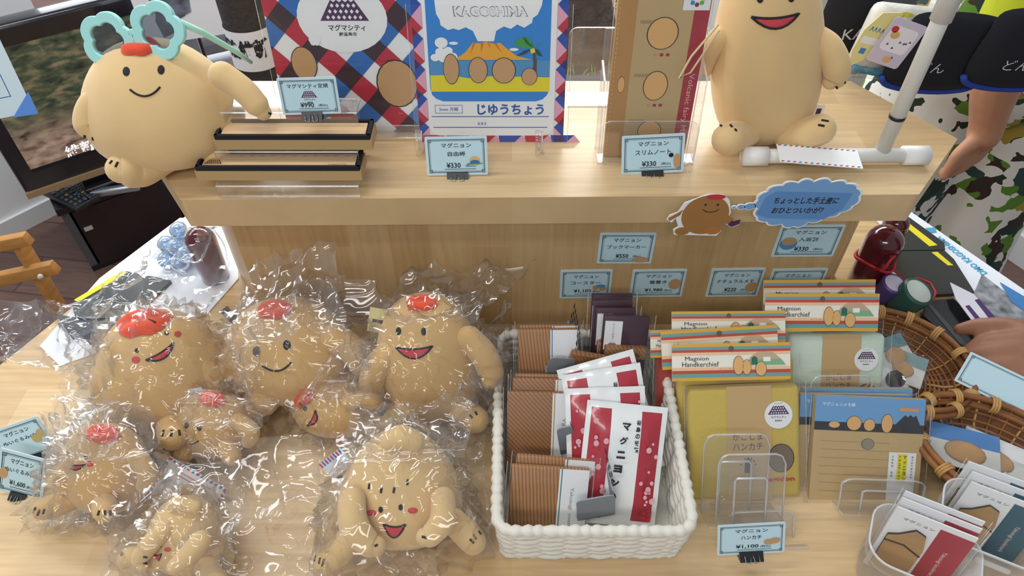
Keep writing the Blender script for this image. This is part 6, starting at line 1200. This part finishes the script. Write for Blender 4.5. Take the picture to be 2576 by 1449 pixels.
# person in floral trousers behind the right end of the table
H0 = PY(2462, 340, 1.10); hx, hy = PY(2420, 300, 1.34).x, 1.36
el = PY(2545, 120, 1.12); shd = el + Vector((.03, .04, .34)); wr = PY(2480, 325, 1.10); kn = PY(2462, 372, 1.09)
ZH = .86
ch = [([(hx, hy, ZH), (hx, hy, 1.1), (hx + .02, hy, 1.28), (hx + .02, hy, 1.36)], [.13, .115, .12, .06]), ([(hx + .02, hy, 1.34), (hx + .02, hy - .01, 1.44)], [.05, .05]), ([(hx + .02, hy - .02, 1.48), (hx + .02, hy - .02, 1.56)], [.078, .082]),
      ([(hx + .02, hy - .10, 1.505), (hx + .02, hy - .108, 1.49)], [.012, .012]),
      ([(hx - .08, hy, ZH), (hx - .09, hy - .01, .48), (hx - .09, hy + .01, .09), (hx - .09, hy - .1, .03)], [.085, .058, .042, .03]), ([(hx + .1, hy, ZH), (hx + .1, hy - .01, .48), (hx + .1, hy + .01, .09), (hx + .1, hy - .1, .03)], [.085, .058, .042, .03]),
      ([(hx + .02, hy, 1.3), tuple(shd), tuple(el), tuple(wr), tuple(wr.lerp(kn, .35))], [.07, .055, .043, .029, .027]),
      ([(hx + .02, hy, 1.3), (hx - .14, hy + .03, 1.29), (hx - .2, hy + .1, 1.04), (hx - .17, hy + .02, .84)], [.07, .05, .04, .026])] + hand(wr, kn, (-1, -.4, 0), (-.6, -.1, -.75), .92)
ch += hand((hx - .17, hy + .02, .84), (hx - .165, hy + .0, .77), (0, -1, 0), (.3, 0, -1), .92)
body('person', 'person in white leaf-patterned trousers and lime top standing behind the table, one arm hanging', ch, [
    ('trousers', [([(hx, hy, .98), (hx, hy, .8)], [.15, .175]), ([(hx - .08, hy, .84), (hx - .1, hy, .5), (hx - .12, hy, .1)], [.12, .135, .16]), ([(hx + .1, hy, .84), (hx + .12, hy, .5), (hx + .13, hy, .1)], [.12, .135, .16])], fm, .012),
    ('lime_top', [([(hx, hy, .96), (hx + .01, hy, 1.12), (hx + .02, hy, 1.3)], [.155, .14, .13]), ([(hx + .02, hy, 1.3), tuple(shd), tuple(shd.lerp(el, .9))], [.09, .078, .07]), ([(hx + .02, hy, 1.3), (hx - .14, hy + .03, 1.29), (hx - .18, hy + .07, 1.15)], [.09, .07, .06])], LIME, .01),
    ('hair', [([(hx + .02, hy + .03, 1.5), (hx + .02, hy + .01, 1.585)], [.085, .08]), ([(hx + .02, hy + .05, 1.52), (hx + .02, hy + .07, 1.4)], [.07, .05])], mat('#2b211d', .5, 'dark_hair'), .008)], SKIN)
# second person reaching in from the right edge
w2_ = at_z((2680, 935), ZL + .05); k2 = at_z((2560, 900), ZL + .052); e2 = w2_ + Vector((.24, -.06, .06)); s2 = Vector((w2_.x + .34, w2_.y - .1, 1.3)); bx, by = s2.x + .16, s2.y - .02
ch = [([tuple(s2), tuple(e2), tuple(w2_), tuple(w2_.lerp(k2, .45))], [.055, .045, .031, .03])] + hand(w2_, k2, (-.2, 1, .15), (-.35, .1, -.9), 1.12)
ch += [([(bx, by, .9), (bx, by, 1.12), (bx, by, 1.3), (bx, by, 1.38)], [.14, .13, .14, .07]), ([tuple(s2), (bx, by, 1.32), (bx + .16, by - .05, 1.31), (bx + .22, by - .08, 1.05), (bx + .2, by - .04, .82)], [.055, .08, .055, .045, .03]), ([(bx, by, 1.36), (bx, by, 1.48)], [.055, .055]), ([(bx, by + .01, 1.54), (bx, by + .01, 1.62)], [.082, .085]), ([(bx - .085, by + .01, 1.565), (bx - .095, by + .01, 1.55)], [.012, .012]),
       ([(bx, by + .08, .9), (bx, by + .09, .48), (bx, by + .09, .09), (bx - .1, by + .09, .03)], [.09, .06, .045, .03]), ([(bx, by - .09, .9), (bx, by - .1, .48), (bx, by - .1, .09), (bx - .1, by - .1, .03)], [.09, .06, .045, .03])] + hand((bx + .2, by - .04, .82), (bx + .2, by - .03, .74), (-1, 0, 0), (-.4, .2, -1), 1.0)
DK = mat('#3a3f4a', .85, 'dark_cloth')
body('person', 'second person at the right edge whose hand reaches over the folders, holding a leaflet', ch, [('shirt', [([(bx, by, .88), (bx, by, 1.3)], [.16, .16]), ([(bx, by, 1.3), tuple(s2), tuple(s2.lerp(e2, .55))], [.1, .075, .065]), ([(bx, by, 1.3), (bx + .16, by - .05, 1.31), (bx + .2, by - .07, 1.15)], [.1, .075, .06])], DK, .01), ('trousers', [([(bx, by, .93), (bx, by, .84)], [.16, .16]), ([(bx, by + .08, .86), (bx, by + .09, .08)], [.1, .075]), ([(bx, by - .09, .86), (bx, by - .1, .08)], [.1, .075])], mat('#2a2d36', .9, 'navy_trousers'), .012), ('hair', [([(bx + .02, by + .01, 1.57), (bx + .01, by + .01, 1.65)], [.088, .082])], mat('#241d1a', .5, 'black_hair'), .008)], SKIN2)
